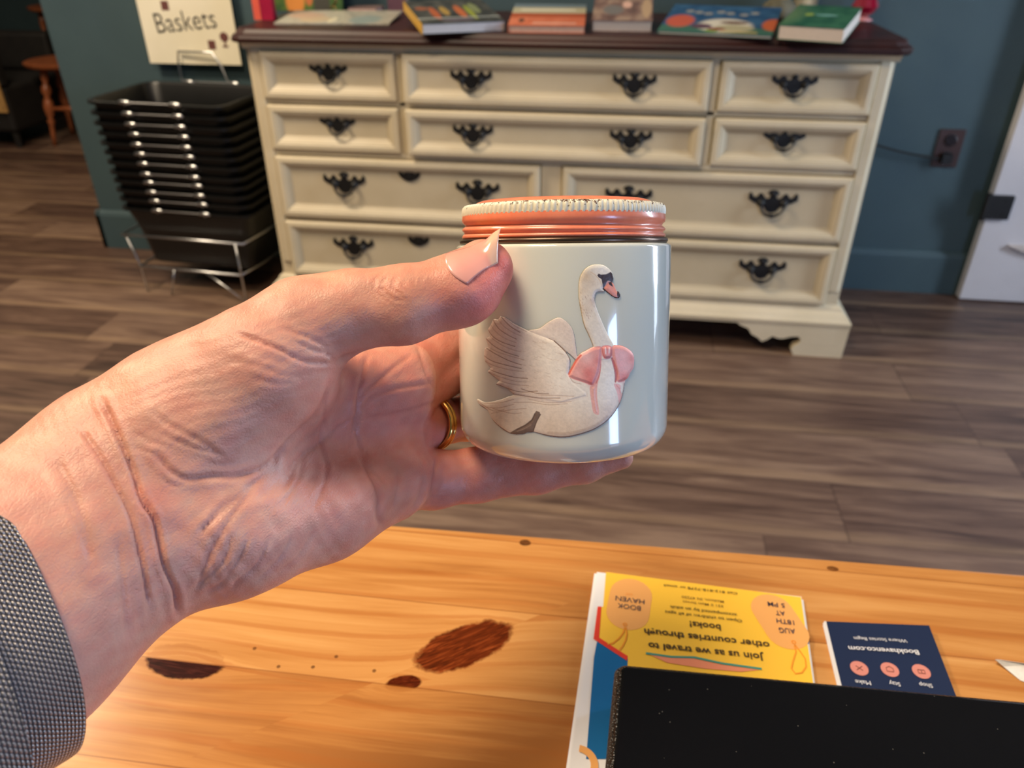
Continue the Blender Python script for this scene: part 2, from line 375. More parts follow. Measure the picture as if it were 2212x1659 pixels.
# ------------------------------------------------------------------ basket stack
def rrect(hx, hy, r, n=5):
    pts = []
    for cx, cy, a0 in ((hx-r, hy-r, 0), (-hx+r, hy-r, PI/2), (-hx+r, -hy+r, PI), (hx-r, -hy+r, 1.5*PI)):
        for i in range(n+1): a = a0+i/n*PI/2; pts.append((cx+r*math.cos(a), cy+r*math.sin(a)))
    return pts
HX, HY = .235, .165
def basket_body():
    mb = MB(); R = lambda hx, hy, z, r=.045: [(x, y, z) for x, y in rrect(hx, hy, r)]
    mb.rings([R(HX, HY, -.012), R(HX+.004, HY+.004, -.010), R(HX+.004, HY+.004, -.002), R(HX, HY, .0), R(HX-.006, HY-.006, -.001), R(HX-.010, HY-.010, -.008),
              R(HX-.030, HY-.028, -.09), R(HX-.044, HY-.04, -.19), R(HX-.05, HY-.046, -.196)], cap0=False, cap1=True)
    mb.rings([R(HX, HY, -.012), R(HX-.006, HY-.006, -.014), R(HX-.016, HY-.014, -.045), R(HX-.026, HY-.024, -.09), R(HX-.040, HY-.036, -.196), R(HX-.046, HY-.042, -.2)], cap0=False, cap1=True)
    return mb
def handle_wire(s):
    mb = MB(); y = s*(HY+.006)
    pts = [(-.085, y, -.010), (-.085, y+s*.003, 0.001), (-.07, y+s*.004, .001), (.07, y+s*.004, .001), (.085, y+s*.003, .001), (.085, y, -.010)]
    mb.tube(pts, .0022, 6)
    for x in (-.085, .085):
        mb.tube([(x-.020, y, -.002), (x-.014, y+s*.001, .001), (x+.014, y+s*.001, .001), (x+.020, y, -.002)], [.0035, .0062, .0062, .0035], 8)
    return mb
BC = (-1.215, .262); BRZ = math.radians(-4)
ordn = ['topmost', 'second from the top', 'third from the top', 'fourth from the top', 'fifth from the top', 'sixth from the top', 'sixth from the bottom', 'fifth from the bottom', 'fourth from the bottom', 'third from the bottom', 'second from the bottom', 'bottommost']
zr = [.640, .608, .577, .546, .516, .486, .456, .424, .396, .366, .336, .305]
b0 = thing('shopping_basket', 'black plastic shopping basket, topmost of the nested stack', 'basket', (BC[0], BC[1], zr[0]), BRZ, 'nested black shopping baskets')
basket_body().build('basket_body', M_BASKET, b0, auto=40)
for s in (-1, 1): handle_wire(s).build('handle', M_CHROME, b0, smooth=True)
for i in range(1, 12):
    c = b0.copy(); COL.objects.link(c); c.location = (BC[0]+.002*i, BC[1]+random.uniform(-.003, .003), zr[i])
    c['label'] = 'black plastic shopping basket, %s in the nested stack' % ordn[i]
    for ch in list(b0.children):
        k = ch.copy(); COL.objects.link(k); k.parent = c
t = thing('basket_rack', 'chrome wire rack holding the stack of black shopping baskets', 'rack', (BC[0], BC[1], 0), BRZ)
mb = MB(); q = [(-.222, -.17), (.222, -.17), (.235, -.05), (.235, .16), (-.222, .16)]
mb.tube([(x, y, .212) for x, y in q], .0042, 8, closed=True); mb.build('upper_ring', M_CHROME, t, smooth=True)
mb = MB(); q2 = [(-.19, -.165), (.19, -.165), (.21, -.05), (.21, .15), (-.19, .15)]
mb.tube([(x, y, .098) for x, y in q2], .0042, 8, closed=True); mb.build('lower_ring', M_CHROME, t, smooth=True)
for a, b_ in (((.195, -.172), (.195, -.172)), ((-.215, -.165), (-.19, -.16)), ((.225, .15), (.205, .145)), ((-.21, .155), (-.185, .15))):
    mb = MB(); mb.tube([(a[0], a[1], .212), (b_[0], b_[1], .098), (b_[0], b_[1], .003)], .0038, 8); mb.build('leg', M_CHROME, t, smooth=True)
for q_ in ([(.06, -.165, .095), (.19, -.17, .006)], [(-.06, -.165, .095), (-.09, -.17, .004)]): mb = MB(); mb.tube(q_, .0034, 8); mb.build('brace', M_CHROME, t, smooth=True)
mb = MB(); mb.tube([(-.11, .172, .12), (-.11, .178, .70), (-.105, .18, .735), (.02, .18, .735), (.045, .178, .70), (.08, .172, .60), (.09, .17, .12)], .0034, 8); mb.build('sign_loop', M_CHROME, t, smooth=True)
for x in (-.11, .09): mb = MB(); mb.tube([(x, .172, .212), (x, .16, .212)], .003, 6); mb.build('clip', M_CHROME, t, smooth=True)

def text_mesh(name, body, start, end, mat, parent, z_off=.0002, up=None, plane='z', height=None, bold=0, font_w=None):
    """lettering whose baseline runs from start to end (3-D)"""
    cu = bpy.data.curves.new(name, 'FONT'); cu.body = body; cu.size = 1; cu.offset = bold; cu.resolution_u = 3
    o = bpy.data.objects.new(name, cu); COL.objects.link(o); bpy.context.view_layer.update()
    me = bpy.data.meshes.new_from_object(o.evaluated_get(bpy.context.evaluated_depsgraph_get())); bpy.data.objects.remove(o); bpy.data.curves.remove(cu)
    co = np.empty(len(me.vertices)*3); me.vertices.foreach_get('co', co); co = co.reshape(-1, 3)
    x0, x1 = co[:, 0].min(), co[:, 0].max()
    S, E = np.array(start, float), np.array(end, float); W = np.linalg.norm(E-S); e1 = (E-S)/W
    n = np.array(up, float); e2 = np.cross(n, e1); e2 /= np.linalg.norm(e2)
    sx = W/(x1-x0); sy = height/.7 if height else sx
    P = S+np.outer((co[:, 0]-x0)*sx, e1)+np.outer(co[:, 1]*sy, e2)+n*z_off
    me.vertices.foreach_set('co', P.ravel()); me.materials.clear(); me.materials.append(mat); me.name = name
    ob = bpy.data.objects.new(name, me); COL.objects.link(ob); setp(ob, parent); return ob
M_PAPER = noisy('cream_paper', (238, 230, 204), (244, 236, 212), 8, .7)
M_INK = newmat('dark_ink', (40, 34, 34), .6)[0]
M_BROWNINK = newmat('brown_print', (110, 66, 62), .6)[0]
SY = .462
t = thing('basket_sign', 'cream paper sign with handwritten Baskets lettering above the stack', 'sign', (-1.26, SY, .70)); bpy.context.view_layer.update()
def SP(px, py, y=SY): return onY(px, py, y)
c0, c1 = SP(326, 141), SP(521, 136); x0, x1, zb = c0[0], c1[0], (c0[2]+c1[2])/2
mb = MB(); mb.box(x0, x1, SY, SY+.003, zb, zb+.26); setp(mb.build('sheet', M_PAPER), t)
text_mesh('lettering', 'Baskets', SP(342, 72, SY-.0005), SP(470, 60, SY-.0005), M_INK, t, .0003, (0, -1, 0), bold=-.005, height=.062)
for a, b_ in ((348, 10), (450, 95)):
    p = SP(a+8, b_+2, SY); mb = MB(); mb.box(p[0]-.013, p[0]+.013, SY-.0008, SY+.0002, p[2]-.014, p[2]+.014); setp(mb.build('printed_square', M_BROWNINK), t)
mb = MB(); p = SP(484, 80); mb.lathe([(.015, 0), (.015, .0008)], (p[0], SY, p[2]), 20, (0, -1, 0)); mb.box(p[0]-.003, p[0]+.003, SY-.0008, SY, p[2]-.027, p[2]-.012); mb.box(p[0]-.01, p[0]+.01, SY-.0008, SY, p[2]-.032, p[2]-.026)
setp(mb.build('printed_globe', M_BROWNINK), t)

# ------------------------------------------------------------------ far room: stool, chair
def turned_leg(mb, a, b_, r=.018):
    a, b_ = Vector(a), Vector(b_); prof = [(0, 1.0), (.12, 1.1), (.2, .7), (.24, 1.3), (.3, 1.5), (.36, .75), (.42, 1.35), (.5, 1.6), (.58, 1.25), (.64, .7), (.68, 1.2), (.72, .8), (.85, .75), (1, .55)]
    mb.tube([a+(b_-a)*h for h, _ in prof], [r*k for _, k in prof], 12)
def stool(x, y, rz, zs, label, R=.21):
    t = thing('wooden_stool', label, 'stool', (x, y, 0), rz)
    mb = MB(); mb.lathe([(.02, -.035), (R*.85, -.035), (R, -.02), (R+.004, -.006), (R-.01, 0), (R*.7, -.006), (.01, -.010)], (0, 0, zs), 40); mb.build('seat', M_STOOL, t, auto=40)
    for i in range(4):
        a = PI/4+i*PI/2; mb = MB(); turned_leg(mb, (.13*math.cos(a), .13*math.sin(a), zs-.03), (.19*math.cos(a), .19*math.sin(a), 0)); mb.build('leg', M_STOOL, t, smooth=True)
    for i in range(2):
        mb = MB(); s = 1 if i else -1; mb.tube([(-.11, s*.115, zs*.45), (0, s*.12, zs*.45), (.11, s*.115, zs*.45)], [.009, .014, .009], 8); mb.build('stretcher', M_STOOL, t, smooth=True)
stool(-2.93, 2.06, .25, .44, 'round wooden stool with turned legs beyond the end of the teal wall')
stool(-3.55, 3.0, 0, .62, 'tall wooden stool, farthest back in the dark doorway', .2)
t = thing('cane_armchair', 'dark armchair with tan woven cane panel at the left edge', 'chair', (-3.33, 2.1, 0), 0)
mb = MB(); mb.box(-.32, .17, -.30, .30, .09, .33); mb.build('seat_base', M_DARK, t, bevel=.02)
mb = MB(); mb.box(-.34, .13, .2, .32, .33, .54); mb.build('backrest', M_DARK, t, bevel=.02)
mb = MB(); mb.box(-.30, .165, -.312, -.302, .20, .66); mb.build('cane_panel', M_CANE, t)
mb = MB(); mb.box(-.33, .17, -.30, -.24, .33, .66); mb.build('armrest', M_DARK, t, bevel=.01)
for x in (-.28, .13):
    for y in (-.26, .26): mb = MB(); mb.tube([(x, y, .1), (x, y, 0)], [.022, .016], 8); mb.build('leg', M_DARK, t)
# ------------------------------------------------------------------ books and ornaments on the dresser
ZT = .868
def cover_mat(name, kind):
    m, nt, b = newmat(name, rough=.35)
    uv = N(nt, 'TexCoord').outputs['Object']
    sx = N(nt, 'SeparateXYZ', {0: uv}); U, V = sx.outputs[0], sx.outputs[1]
    def blob(c, cx, cy, rx, ry, col, soft=.15):
        d = N(nt, 'VectorMath', {0: N(nt, 'CombineXYZ', {0: math_(nt, 'DIVIDE', math_(nt, 'SUBTRACT', U, cx), rx), 1: math_(nt, 'DIVIDE', math_(nt, 'SUBTRACT', V, cy), ry)}).outputs[0]}, operation='LENGTH').outputs[1]
        k = ramp(nt, d, [(.9-soft, (255, 255, 255)), (1.0, (0, 0, 0))]); return mix(nt, k, c, s2l(col))
    def band(c, v0, v1, col, u0=-9, u1=9):
        k = math_(nt, 'MULTIPLY', math_(nt, 'GREATER_THAN', V, v0), math_(nt, 'LESS_THAN', V, v1))
        k = math_(nt, 'MULTIPLY', k, math_(nt, 'MULTIPLY', math_(nt, 'GREATER_THAN', U, u0), math_(nt, 'LESS_THAN', U, u1)))
        return mix(nt, k, c, s2l(col))
    nz = noise(nt, uv, 28, 3, .6); base = ramp(nt, nz, [(.3, (0, 0, 0)), (.7, (255, 255, 255))])
    kind(nt, U, V, nz, blob, band, b); return m
def k_map(nt, U, V, nz, blob, band, b):
    c = ramp(nt, nz, [(.35, (150, 152, 142)), (.5, (186, 182, 168)), (.65, (168, 164, 148))])
    c = blob(c, .10, .06, .05, .05, (196, 176, 146)); c = blob(c, .15, .05, .012, .05, (222, 214, 186)); c = blob(c, .24, .06, .05, .07, (148, 164, 162)); c = blob(c, .06, .12, .06, .05, (188, 160, 140))
    nt.links.new(c, b.inputs['Base Color'])
def k_dark(nt, U, V, nz, blob, band, b):
    c = ramp(nt, nz, [(.4, (50, 52, 50)), (.6, (84, 84, 78))])
    for x, y, rx, ry, col in ((.055, .10, .012, .07, (176, 92, 52)), (.085, .12, .012, .05, (170, 140, 70)), (.125, .11, .013, .07, (190, 104, 58)), (.15, .10, .009, .08, (150, 160, 60)), (.17, .14, .014, .06, (130, 140, 96)), (.03, .15, .02, .02, (150, 90, 60)), (.10, .03, .05, .016, (92, 82, 96))): c = blob(c, x, y, rx, ry, col)
    c = band(c, .048, .054, (196, 204, 200)); nt.links.new(c, b.inputs['Base Color'])
def k_orange(nt, U, V, nz, blob, band, b):
    c = ramp(nt, nz, [(.4, (206, 110, 74)), (.6, (222, 128, 92))])
    c = band(c, .075, .13, (176, 84, 46)); c = band(c, .11, .2, (190, 184, 152)); c = band(c, .135, .15, (226, 220, 196), .02, .165); c = band(c, .165, .3, (110, 128, 138))
    c = band(c, .018, .026, (230, 190, 170), .06, .17); c = blob(c, .03, .045, .009, .02, (104, 66, 50)); nt.links.new(c, b.inputs['Base Color'])
def k_tan(nt, U, V, nz, blob, band, b):
    c = ramp(nt, nz, [(.35, (104, 82, 76)), (.5, (132, 106, 96)), (.62, (160, 136, 118))])
    c = blob(c, .085, .09, .014, .02, (222, 180, 160)); c = blob(c, .05, .06, .03, .03, (120, 116, 112)); c = blob(c, .135, .07, .014, .06, (186, 158, 126)); c = blob(c, .055, .14, .012, .02, (60, 40, 34)); nt.links.new(c, b.inputs['Base Color'])
def k_blue(nt, U, V, nz, blob, band, b):
    c = ramp(nt, nz, [(.4, (38, 78, 118)), (.6, (58, 102, 140))])
    c = band(c, 0, .05, (66, 112, 96)); c = blob(c, .04, .085, .04, .055, (204, 96, 72)); c = blob(c, .27, .08, .03, .05, (208, 104, 56)); c = blob(c, .155, .06, .075, .06, (226, 220, 202)); c = blob(c, .175, .085, .04, .012, (110, 74, 56)); c = blob(c, .18, .045, .055, .028, (184, 176, 140))
    c = blob(c, .1, .05, .03, .02, (98, 66, 84)); c = blob(c, .13, .02, .02, .012, (130, 160, 70)); c = blob(c, .14, .032, .025, .01, (140, 50, 40)); c = band(c, .012, .02, (216, 186, 110), .15, .24)
    for i, x in enumerate((.05, .075, .10, .13, .155, .19, .215)): c = blob(c, x, .165-(i % 3)*.008, .013, .013, (150, 152, 150))
    nt.links.new(c, b.inputs['Base Color'])
def k_green(nt, U, V, nz, blob, band, b):
    c = ramp(nt, nz, [(.4, (34, 92, 68)), (.6, (58, 116, 84))]); c = blob(c, .0, .1, .05, .12, (96, 130, 88), .6); c = blob(c, .085, .11, .03, .009, (130, 186, 180)); c = blob(c, .045, .11, .012, .016, (150, 176, 80)); nt.links.new(c, b.inputs['Base Color'])
def k_farm(nt, U, V, nz, blob, band, b):
    c = ramp(nt, nz, [(.4, (60, 92, 50)), (.6, (84, 112, 50))]); c = blob(c, .075, .03, .035, .05, (214, 138, 66)); c = blob(c, .12, .04, .014, .03, (190, 110, 66)); c = band(c, .045, .05, (210, 214, 190), .02, .06); c = blob(c, .16, .02, .03, .06, (70, 70, 62)); nt.links.new(c, b.inputs['Base Color'])
M_PAGES = noisy('book_pages', (214, 200, 186), (228, 214, 198), 200, .8, (1, 1, 8))
M_PAGESW = noisy('white_pages', (196, 196, 200), (212, 212, 214), 200, .8, (1, 1, 8))
def book(name, label, kind, front, W, L, th, rz, tilt, pages=None, spine=None, group='books laid out on the dresser top', curl=0):
    """lying book; origin at its left front bottom corner"""
    p = onZ(front[0], front[1], ZT+.0005); pages = pages or M_PAGES
    t = thing(name, label, 'book', (p[0], p[1], ZT+.0008), math.radians(rz), group); t.rotation_euler = (math.radians(tilt), 0, math.radians(rz))
    cm = cover_mat(name+'_cover_print', kind); cv = .0006 if th < .03 else .001
    mb = MB()
    if th < .006:
        mb.box(0, W, 0, L, 0, th); mb.build('cover', cm, t); 
    else:
        mb.box(0, W, 0, L, 0, .001); mb.box(0, W, 0, L, th-.001, th)
        o = mb.build('cover', cm, t)
        if curl:
            for v in o.data.vertices:
                pass
        mb = MB(); mb.box(.002, W-.002, .002, L-.002, .001, th-.001); mb.build('page_block', pages, t)
        mb = MB(); mb.box(-.0012, .0004, 0, L, 0, th); mb.build('spine', spine or cm, t)
    if tilt > 2.5:   # the small wedge stand that props the far edge
        mb = MB(); a = math.radians(tilt); h = L*.8*math.sin(a)
        mb.prism([(L*.55, -L*.55*math.tan(a)), (L*.8, -.0008-0), (L*.55, -.0008)], W*.4, W*.6, lambda y, z, d: (d, y, min(z, -.0008)))
        mb.f = []; mb.v = []; mb.m = []
        y1 = L*.82; zb = -y1*math.tan(a)
        mb.prism([(y1-.002, -.0002), (y1, -.0002), (y1+(-zb)*math.sin(a)*math.cos(a)*1.0, zb*math.cos(a)*math.cos(a)-.0), (y1-.002+(-zb)*math.sin(a)*math.cos(a), zb*math.cos(a)*math.cos(a))], W*.35, W*.65, lambda y, z, d: (d, y, z))
        mb.build('prop', M_BLACKMETAL, t)
    return t
M_YELLOWSP = newmat('yellow_spine', (214, 168, 70), .4)[0]
book('picture_book', 'pale map-patterned picture book lying flat at the left end of the dresser top', k_map, (592, 53), .318, .21, .004, 5, 3)
book('hardcover_book', 'dark book with orange and green figures and a yellow spine', k_dark, (913, 75), .215, .235, .024, 26, 8, M_PAGESW, M_YELLOWSP)
book('paperback_book', 'orange paperback with a cream title band, right of the yellow-spined book', k_orange, (1098, 71), .192, .2, .018, 2.5, 9, noisy('peach_pages', (196, 160, 140), (208, 172, 150), 200, .8))
book('paperback_book', 'mauve-brown paperback between the orange paperback and the blue picture book', k_tan, (1279, 68), .150, .2, .028, .5, 19)
book('board_book', 'thin blue picture book with orange corners and a white bird shape', k_blue, (1420, 73), .276, .22, .007, -12.9, 11)
book('paperback_book', 'thick green paperback near the right end of the dresser top', k_green, (1678, 85), .150, .2, .032, -22, 8)
def wbox_thing(name, label, cat, px0, px1, y, h, d, mats, group=None, rz=0, z=ZT):
    a, b_ = onY(px0, 20, y), onY(px1, 20, y)
    t = thing(name, label, cat, ((a[0]+b_[0])/2, y, z+.0003), rz, group); wd = b_[0]-a[0]; return t, wd
t, wd = wbox_thing('hardcover_book', 'magenta book standing upright at the left back of the dresser top', 'book', 553, 592, .16, .2, .02, None, 'standing books on the dresser')
mb = MB(); mb.box(-wd/2, wd/2, -.012, .012, 0, .23); mb.build('cover', noisy('magenta_cover', (150, 22, 58), (172, 30, 66), 9, .35), t)
mb = MB(); mb.box(-wd/2-.003, -wd/2+.018, -.014, .014, 0, .231); mb.build('spine', noisy('coral_spine', (222, 92, 78), (228, 104, 80), 9, .35), t)
t, wd = wbox_thing('picture_book', 'green farm picture book with orange pumpkin shapes standing behind the map book', 'book', 592, 742, .37, .2, .02, None, 'standing books on the dresser')
mb = MB(); mb.box(-wd/2, wd/2, 0, .25, 0, .012); o = mb.build('cover', cover_mat('farm_cover_print', k_farm), t); o.location = (-0, .0, 0); o.rotation_euler = (math.radians(80), 0, 0)
o.data.transform(Matrix.Translation((wd/2, 0, 0))); o.location = (-wd/2, 0, .0022)
t, wd = wbox_thing('notebook', 'small pink-edged notebook lying behind the map-patterned book', 'book', 752, 812, .37, .2, .02, None, None)
mb = MB(); mb.box(-wd/2, wd/2, 0, .09, 0, .011); mb.build('page_block', noisy('pink_pages', (214, 176, 172), (222, 188, 180), 90, .7), t); mb = MB(); mb.box(-wd/2-.001, wd/2+.001, -.001, .091, .011, .013); mb.build('cover', newmat('mauve_cover', (128, 108, 104), .5)[0], t)
t, wd = wbox_thing('paperback_book', 'plum paperback standing behind the yellow-spined book', 'book', 838, 880, .42, .2, .02, None, None)
mb = MB(); mb.box(-wd/2, wd/2, 0, .012, 0, .2); mb.build('cover', noisy('plum_cover', (94, 66, 82), (118, 84, 96), 12, .4), t); mb = MB(); mb.box(-wd/2+.003, wd/2+.001, .002, .010, .002, .202); mb.build('page_block', M_PAGES, t)
t, wd = wbox_thing('trinket', 'small gold wire trinket hanging over the map-patterned book', 'ornament', 712, 728, .33, .2, .02, None, None)
mb = MB(); mb.tube([(.0+.008*math.cos(a), 0, .012+.008*math.sin(a)) for a in [i*2*PI/14 for i in range(14)]], .0022, 8, closed=True); mb.tube([(0, 0, .02), (.012, 0, .035), (.004, 0, .05), (.014, 0, .07)], .0035, 8); mb.build('gold_ring', newmat('gold_wire', (214, 176, 118), .25, Metallic=1.0)[0], t, smooth=True)
mb = MB(); mb.lathe([(.012, .0), (.012, .003), (.004, .0045)], (0, 0, 0), 16); mb.build('base', M_BLACKMETAL, t)
# cream candle jar and dish behind the blue and the green book
t, wd = wbox_thing('candle_jar', 'cream candle jar at the back of the dresser behind the green paperback', 'candle', 1712, 1762, .40, .1, .02, None, None)
mb = MB(); mb.lathe([(.028, 0), (.033, .003), (.034, .07), (.031, .075), (.031, .082)], n=32); mb.build('jar_body', noisy('cream_wax', (206, 192, 156), (216, 202, 168), 9, .4), t, auto=40)
mb = MB(); mb.lathe([(.033, .082), (.034, .084), (.034, .094), (.032, .096)], n=32); mb.build('lid', M_BROWNPLATE, t, auto=40)
t, wd = wbox_thing('fabric_pouch', 'olive grey draped cloth pouch at the back of the dresser behind the blue book', 'pouch', 1655, 1712, .36, .1, .02, None, None)
mb = MB(); mb.lathe([(.03, 0), (.045, .005), (.05, .02), (.042, .04), (.022, .055), (.02, .062), (.028, .075), (.03, .08)], n=40, rfun=lambda i, a, r: r*(1+.05*math.sin(7*a+i))); mb.build('cloth', noisy('olive_cloth', (92, 90, 74), (120, 116, 96), 30, .8), t, smooth=True)
mb = MB(); mb.lathe([(.023, .052), (.025, .056), (.023, .060)], n=24); mb.build('tie', M_CANE, t, smooth=True)
# red glass ornament
p = onZ(1862, 46, ZT); t = thing('glass_ornament', 'ruby red faceted glass ornament on a pink base at the right end', 'ornament', (p[0], p[1], ZT+.0003))
mb = MB(); mb.lathe([(.020, 0), (.026, .002), (.026, .006), (.018, .009), (.012, .012)], n=28); mb.build('base', newmat('pink_glass', (216, 150, 150), .15)[0], t, auto=40)
mb = MB(); mb.lathe([(.012, .012), (.026, .022), (.036, .038), (.030, .052), (.026, .058), (.036, .070), (.040, .085), (.028, .105), (.012, .12), (.008, .14)], n=14); mb.build('bowl', newmat('ruby_glass', (150, 8, 44), .06, Coat_Weight=1.0, Specular_IOR_Level=.9)[0], t)

# ------------------------------------------------------------------ pine counter
ZTB = float(CP[2]-.29)
def pine_mat():
    m, nt, b = newmat('knotty_pine', rough=.40, Specular_IOR_Level=.3)
    co = objco(nt); sx = N(nt, 'SeparateXYZ', {0: co}); X, Y = sx.outputs[0], sx.outputs[1]
    # strips glued edge to edge, joints at the measured places
    Yr = math_(nt, 'SUBTRACT', Y, math_(nt, 'MULTIPLY', X, .012))
    W = .0485; sv = math_(nt, 'DIVIDE', math_(nt, 'ADD', Yr, 1.833+W*20), W)
    row = math_(nt, 'FLOOR', sv); fy = math_(nt, 'FRACT', sv)
    rnd = N(nt, 'TexWhiteNoise', {'W': row}, noise_dimensions='1D').outputs[0]
    sh = N(nt, 'CombineXYZ', {0: math_(nt, 'MULTIPLY', rnd, 9.0), 1: math_(nt, 'MULTIPLY', row, 2.17), 2: 0.0}).outputs[0]
    v = N(nt, 'VectorMath', {0: co, 1: sh}, operation='ADD').outputs[0]
    # knots: centre, radii, rotation, tint strength; they also bend the grain round them
    knots = [(.144, -1.9030, .0250, .0118, .62, (98, 40, 16)), (.1215, -1.9270, .0085, .0045, .30, (76, 26, 10)), (.0195, -1.9300, .0200, .0095, -.05, (50, 18, 14)), (.163, -1.831, .0034, .0026, 0, (92, 56, 30)), (.3235, -1.8275, .0030, 0.0018, 0, (110, 66, 32))]
    bend = None; masks = []
    for i, (kx, ky, rx, ry, ro, col) in enumerate(knots):
        cs, sn = math.cos(ro), math.sin(ro)
        dx = math_(nt, 'SUBTRACT', X, kx); dy = math_(nt, 'SUBTRACT', Y, ky)
        wob = math_(nt, 'MULTIPLY', math_(nt, 'SUBTRACT', noise(nt, co, 130, 4, .65), .5), .45)
        a = math_(nt, 'DIVIDE', math_(nt, 'ADD', math_(nt, 'MULTIPLY', dx, cs), math_(nt, 'MULTIPLY', dy, sn)), rx)
        c = math_(nt, 'DIVIDE', math_(nt, 'SUBTRACT', math_(nt, 'MULTIPLY', dy, cs), math_(nt, 'MULTIPLY', dx, sn)), ry)
        d = math_(nt, 'SQRT', math_(nt, 'ADD', math_(nt, 'MULTIPLY', a, a), math_(nt, 'MULTIPLY', c, c)))
        d = math_(nt, 'ADD', d, wob); masks.append((d, col, a, c))
        e = math_(nt, 'MULTIPLY', math_(nt, 'EXPONENT', math_(nt, 'MULTIPLY', d, -.8)), ry*1.5)
        sg = math_(nt, 'MULTIPLY', e, math_(nt, 'SIGN', c))
        bend = sg if bend is None else math_(nt, 'ADD', bend, sg)
    vb = N(nt, 'VectorMath', {0: v, 1: N(nt, 'CombineXYZ', {0: 0.0, 1: math_(nt, 'MULTIPLY', bend, -1.0), 2: 0.0}).outputs[0]}, operation='ADD').outputs[0]
    g0 = noise(nt, mapping(nt, vb, (4, 60, 1)), 1.6, 5, .55, .8)
    g1 = noise(nt, mapping(nt, vb, (12, 420, 1)), 1.3, 4, .6, .4)
    g2 = noise(nt, mapping(nt, vb, (2, 9, 1)), 3.0, 3, .5, .5)
    # growth rings read as dark orange lines
    rings = N(nt, 'TexWave', {'Vector': mapping(nt, vb, (.9, 17, 1)), 'Scale': 1.1, 'Distortion': 6.0, 'Detail': 3.0, 'Detail Scale': .8, 'Detail Roughness': .5}, wave_type='BANDS', bands_direction='Y').outputs['Fac']
    f = math_(nt, 'ADD', math_(nt, 'MULTIPLY', g0, .55), math_(nt, 'ADD', math_(nt, 'MULTIPLY', g1, .15), math_(nt, 'MULTIPLY', g2, .3)))
    f = math_(nt, 'ADD', f, math_(nt, 'ADD', math_(nt, 'MULTIPLY', math_(nt, 'COMPARE', row, 17.0, .1), -.07), math_(nt, 'MULTIPLY', math_(nt, 'COMPARE', row, 18.0, .1), .05)))
    c = ramp(nt, f, [(.34, (160, 102, 50)), (.46, (182, 124, 66)), (.56, (196, 140, 80)), (.68, (206, 154, 94))])
    ringk = ramp(nt, rings, [(.84, (0, 0, 0)), (.97, (255, 255, 255))])
    c = mix(nt, math_(nt, 'MULTIPLY', math_(nt, 'MULTIPLY', ringk, g2), .75), c, s2l((168, 96, 40)))
    for i, (d, col, a, cc) in enumerate(masks):
        halo = ramp(nt, d, [(.95, (255, 255, 255)), (1.7, (0, 0, 0))])
        c = mix(nt, math_(nt, 'MULTIPLY', halo, .30), c, s2l((150, 88, 34)))
        inner = noise(nt, N(nt, 'CombineXYZ', {0: math_(nt, 'MULTIPLY', a, 1.2), 1: math_(nt, 'MULTIPLY', cc, 5.0), 2: float(i)}).outputs[0], 1.1, 4, .6, 1.6)
        kc = ramp(nt, inner, [(.35, tuple(int(q*.7) for q in col)), (.5, col), (.68, (min(255, int(col[0]*1.38)+6), int(col[1]*1.5)+8, int(col[2]*1.6)+6))])
        k = ramp(nt, d, [(.88, (255, 255, 255)), (1.08, (0, 0, 0))])
        if i == 2: k = math_(nt, 'MULTIPLY', k, math_(nt, 'LESS_THAN', Yr, -1.9304))
        if i in (0, 1): k = math_(nt, 'MULTIPLY', k, math_(nt, 'GREATER_THAN', Yr, -1.9304))
        c = mix(nt, k, c, kc); ktot = k if i == 0 else math_(nt, 'MAXIMUM', ktot, k)
    for (qx, qy) in ((.048, -1.9185), (.0785, -1.9245), (.087, -1.9175), (.1065, -1.9225), (.063, -1.9265)):
        d = math_(nt, 'DISTANCE', X, qx) if False else math_(nt, 'SQRT', math_(nt, 'ADD', math_(nt, 'POWER', math_(nt, 'SUBTRACT', X, qx), 2.0), math_(nt, 'POWER', math_(nt, 'SUBTRACT', Y, qy), 2.0)))
        c = mix(nt, math_(nt, 'MULTIPLY', math_(nt, 'LESS_THAN', d, .0009), .75), c, s2l((84, 46, 18)))
    seam = math_(nt, 'LESS_THAN', math_(nt, 'MINIMUM', fy, math_(nt, 'SUBTRACT', 1.0, fy)), .007)
    c = mix(nt, math_(nt, 'MULTIPLY', seam, .5), c, s2l((120, 64, 24)))
    nt.links.new(c, b.inputs['Base Color']); bump(nt, b, math_(nt, 'SUBTRACT', g1, seam), .12, .0002)
    nt.links.new(math_(nt, 'MULTIPLY', math_(nt, 'SUBTRACT', 1.0, math_(nt, 'MULTIPLY', ktot, .8)), .3), b.inputs['Specular IOR Level'])
    nt.links.new(ramp(nt, noise(nt, co, 25, 4, .6), [(.3, (118, 118, 118)), (.7, (136, 136, 136))]), b.inputs['Roughness'])
    return m
M_PINE = pine_mat()
CT = thing('counter', 'knotty pine counter in the foreground under the hand', 'counter', (.1, -2.2, 0)); bpy.context.view_layer.update()
ea, eb = onZ(870, 1135, ZTB), onZ(2212, 1240, ZTB); sl = (eb[1]-ea[1])/(eb[0]-ea[0])
yl, yr = ea[1]+sl*(-1.2-ea[0])*0-.01, eb[1]+sl*(1.2-eb[0])*0
def edge_y(x): return ea[1]+sl*(x-ea[0])
mb = MB(); poly = [(-1.0, edge_y(-1.0)), (1.1, edge_y(1.1)), (1.1, -2.27), (-1.0, -2.27)]
mb.prism(poly, ZTB-.028, ZTB, lambda a, b, d: (a, b, d)); setp(mb.build('countertop', M_PINE, bevel=.002), CT)
mb = MB(); mb.prism([(-.96, edge_y(-.96)-.06), (1.06, edge_y(1.06)-.06), (1.06, -2.23), (-.96, -2.23)], ZTB-.12, ZTB-.028, lambda a, b, d: (a, b, d)); setp(mb.build('apron', M_PINE), CT)
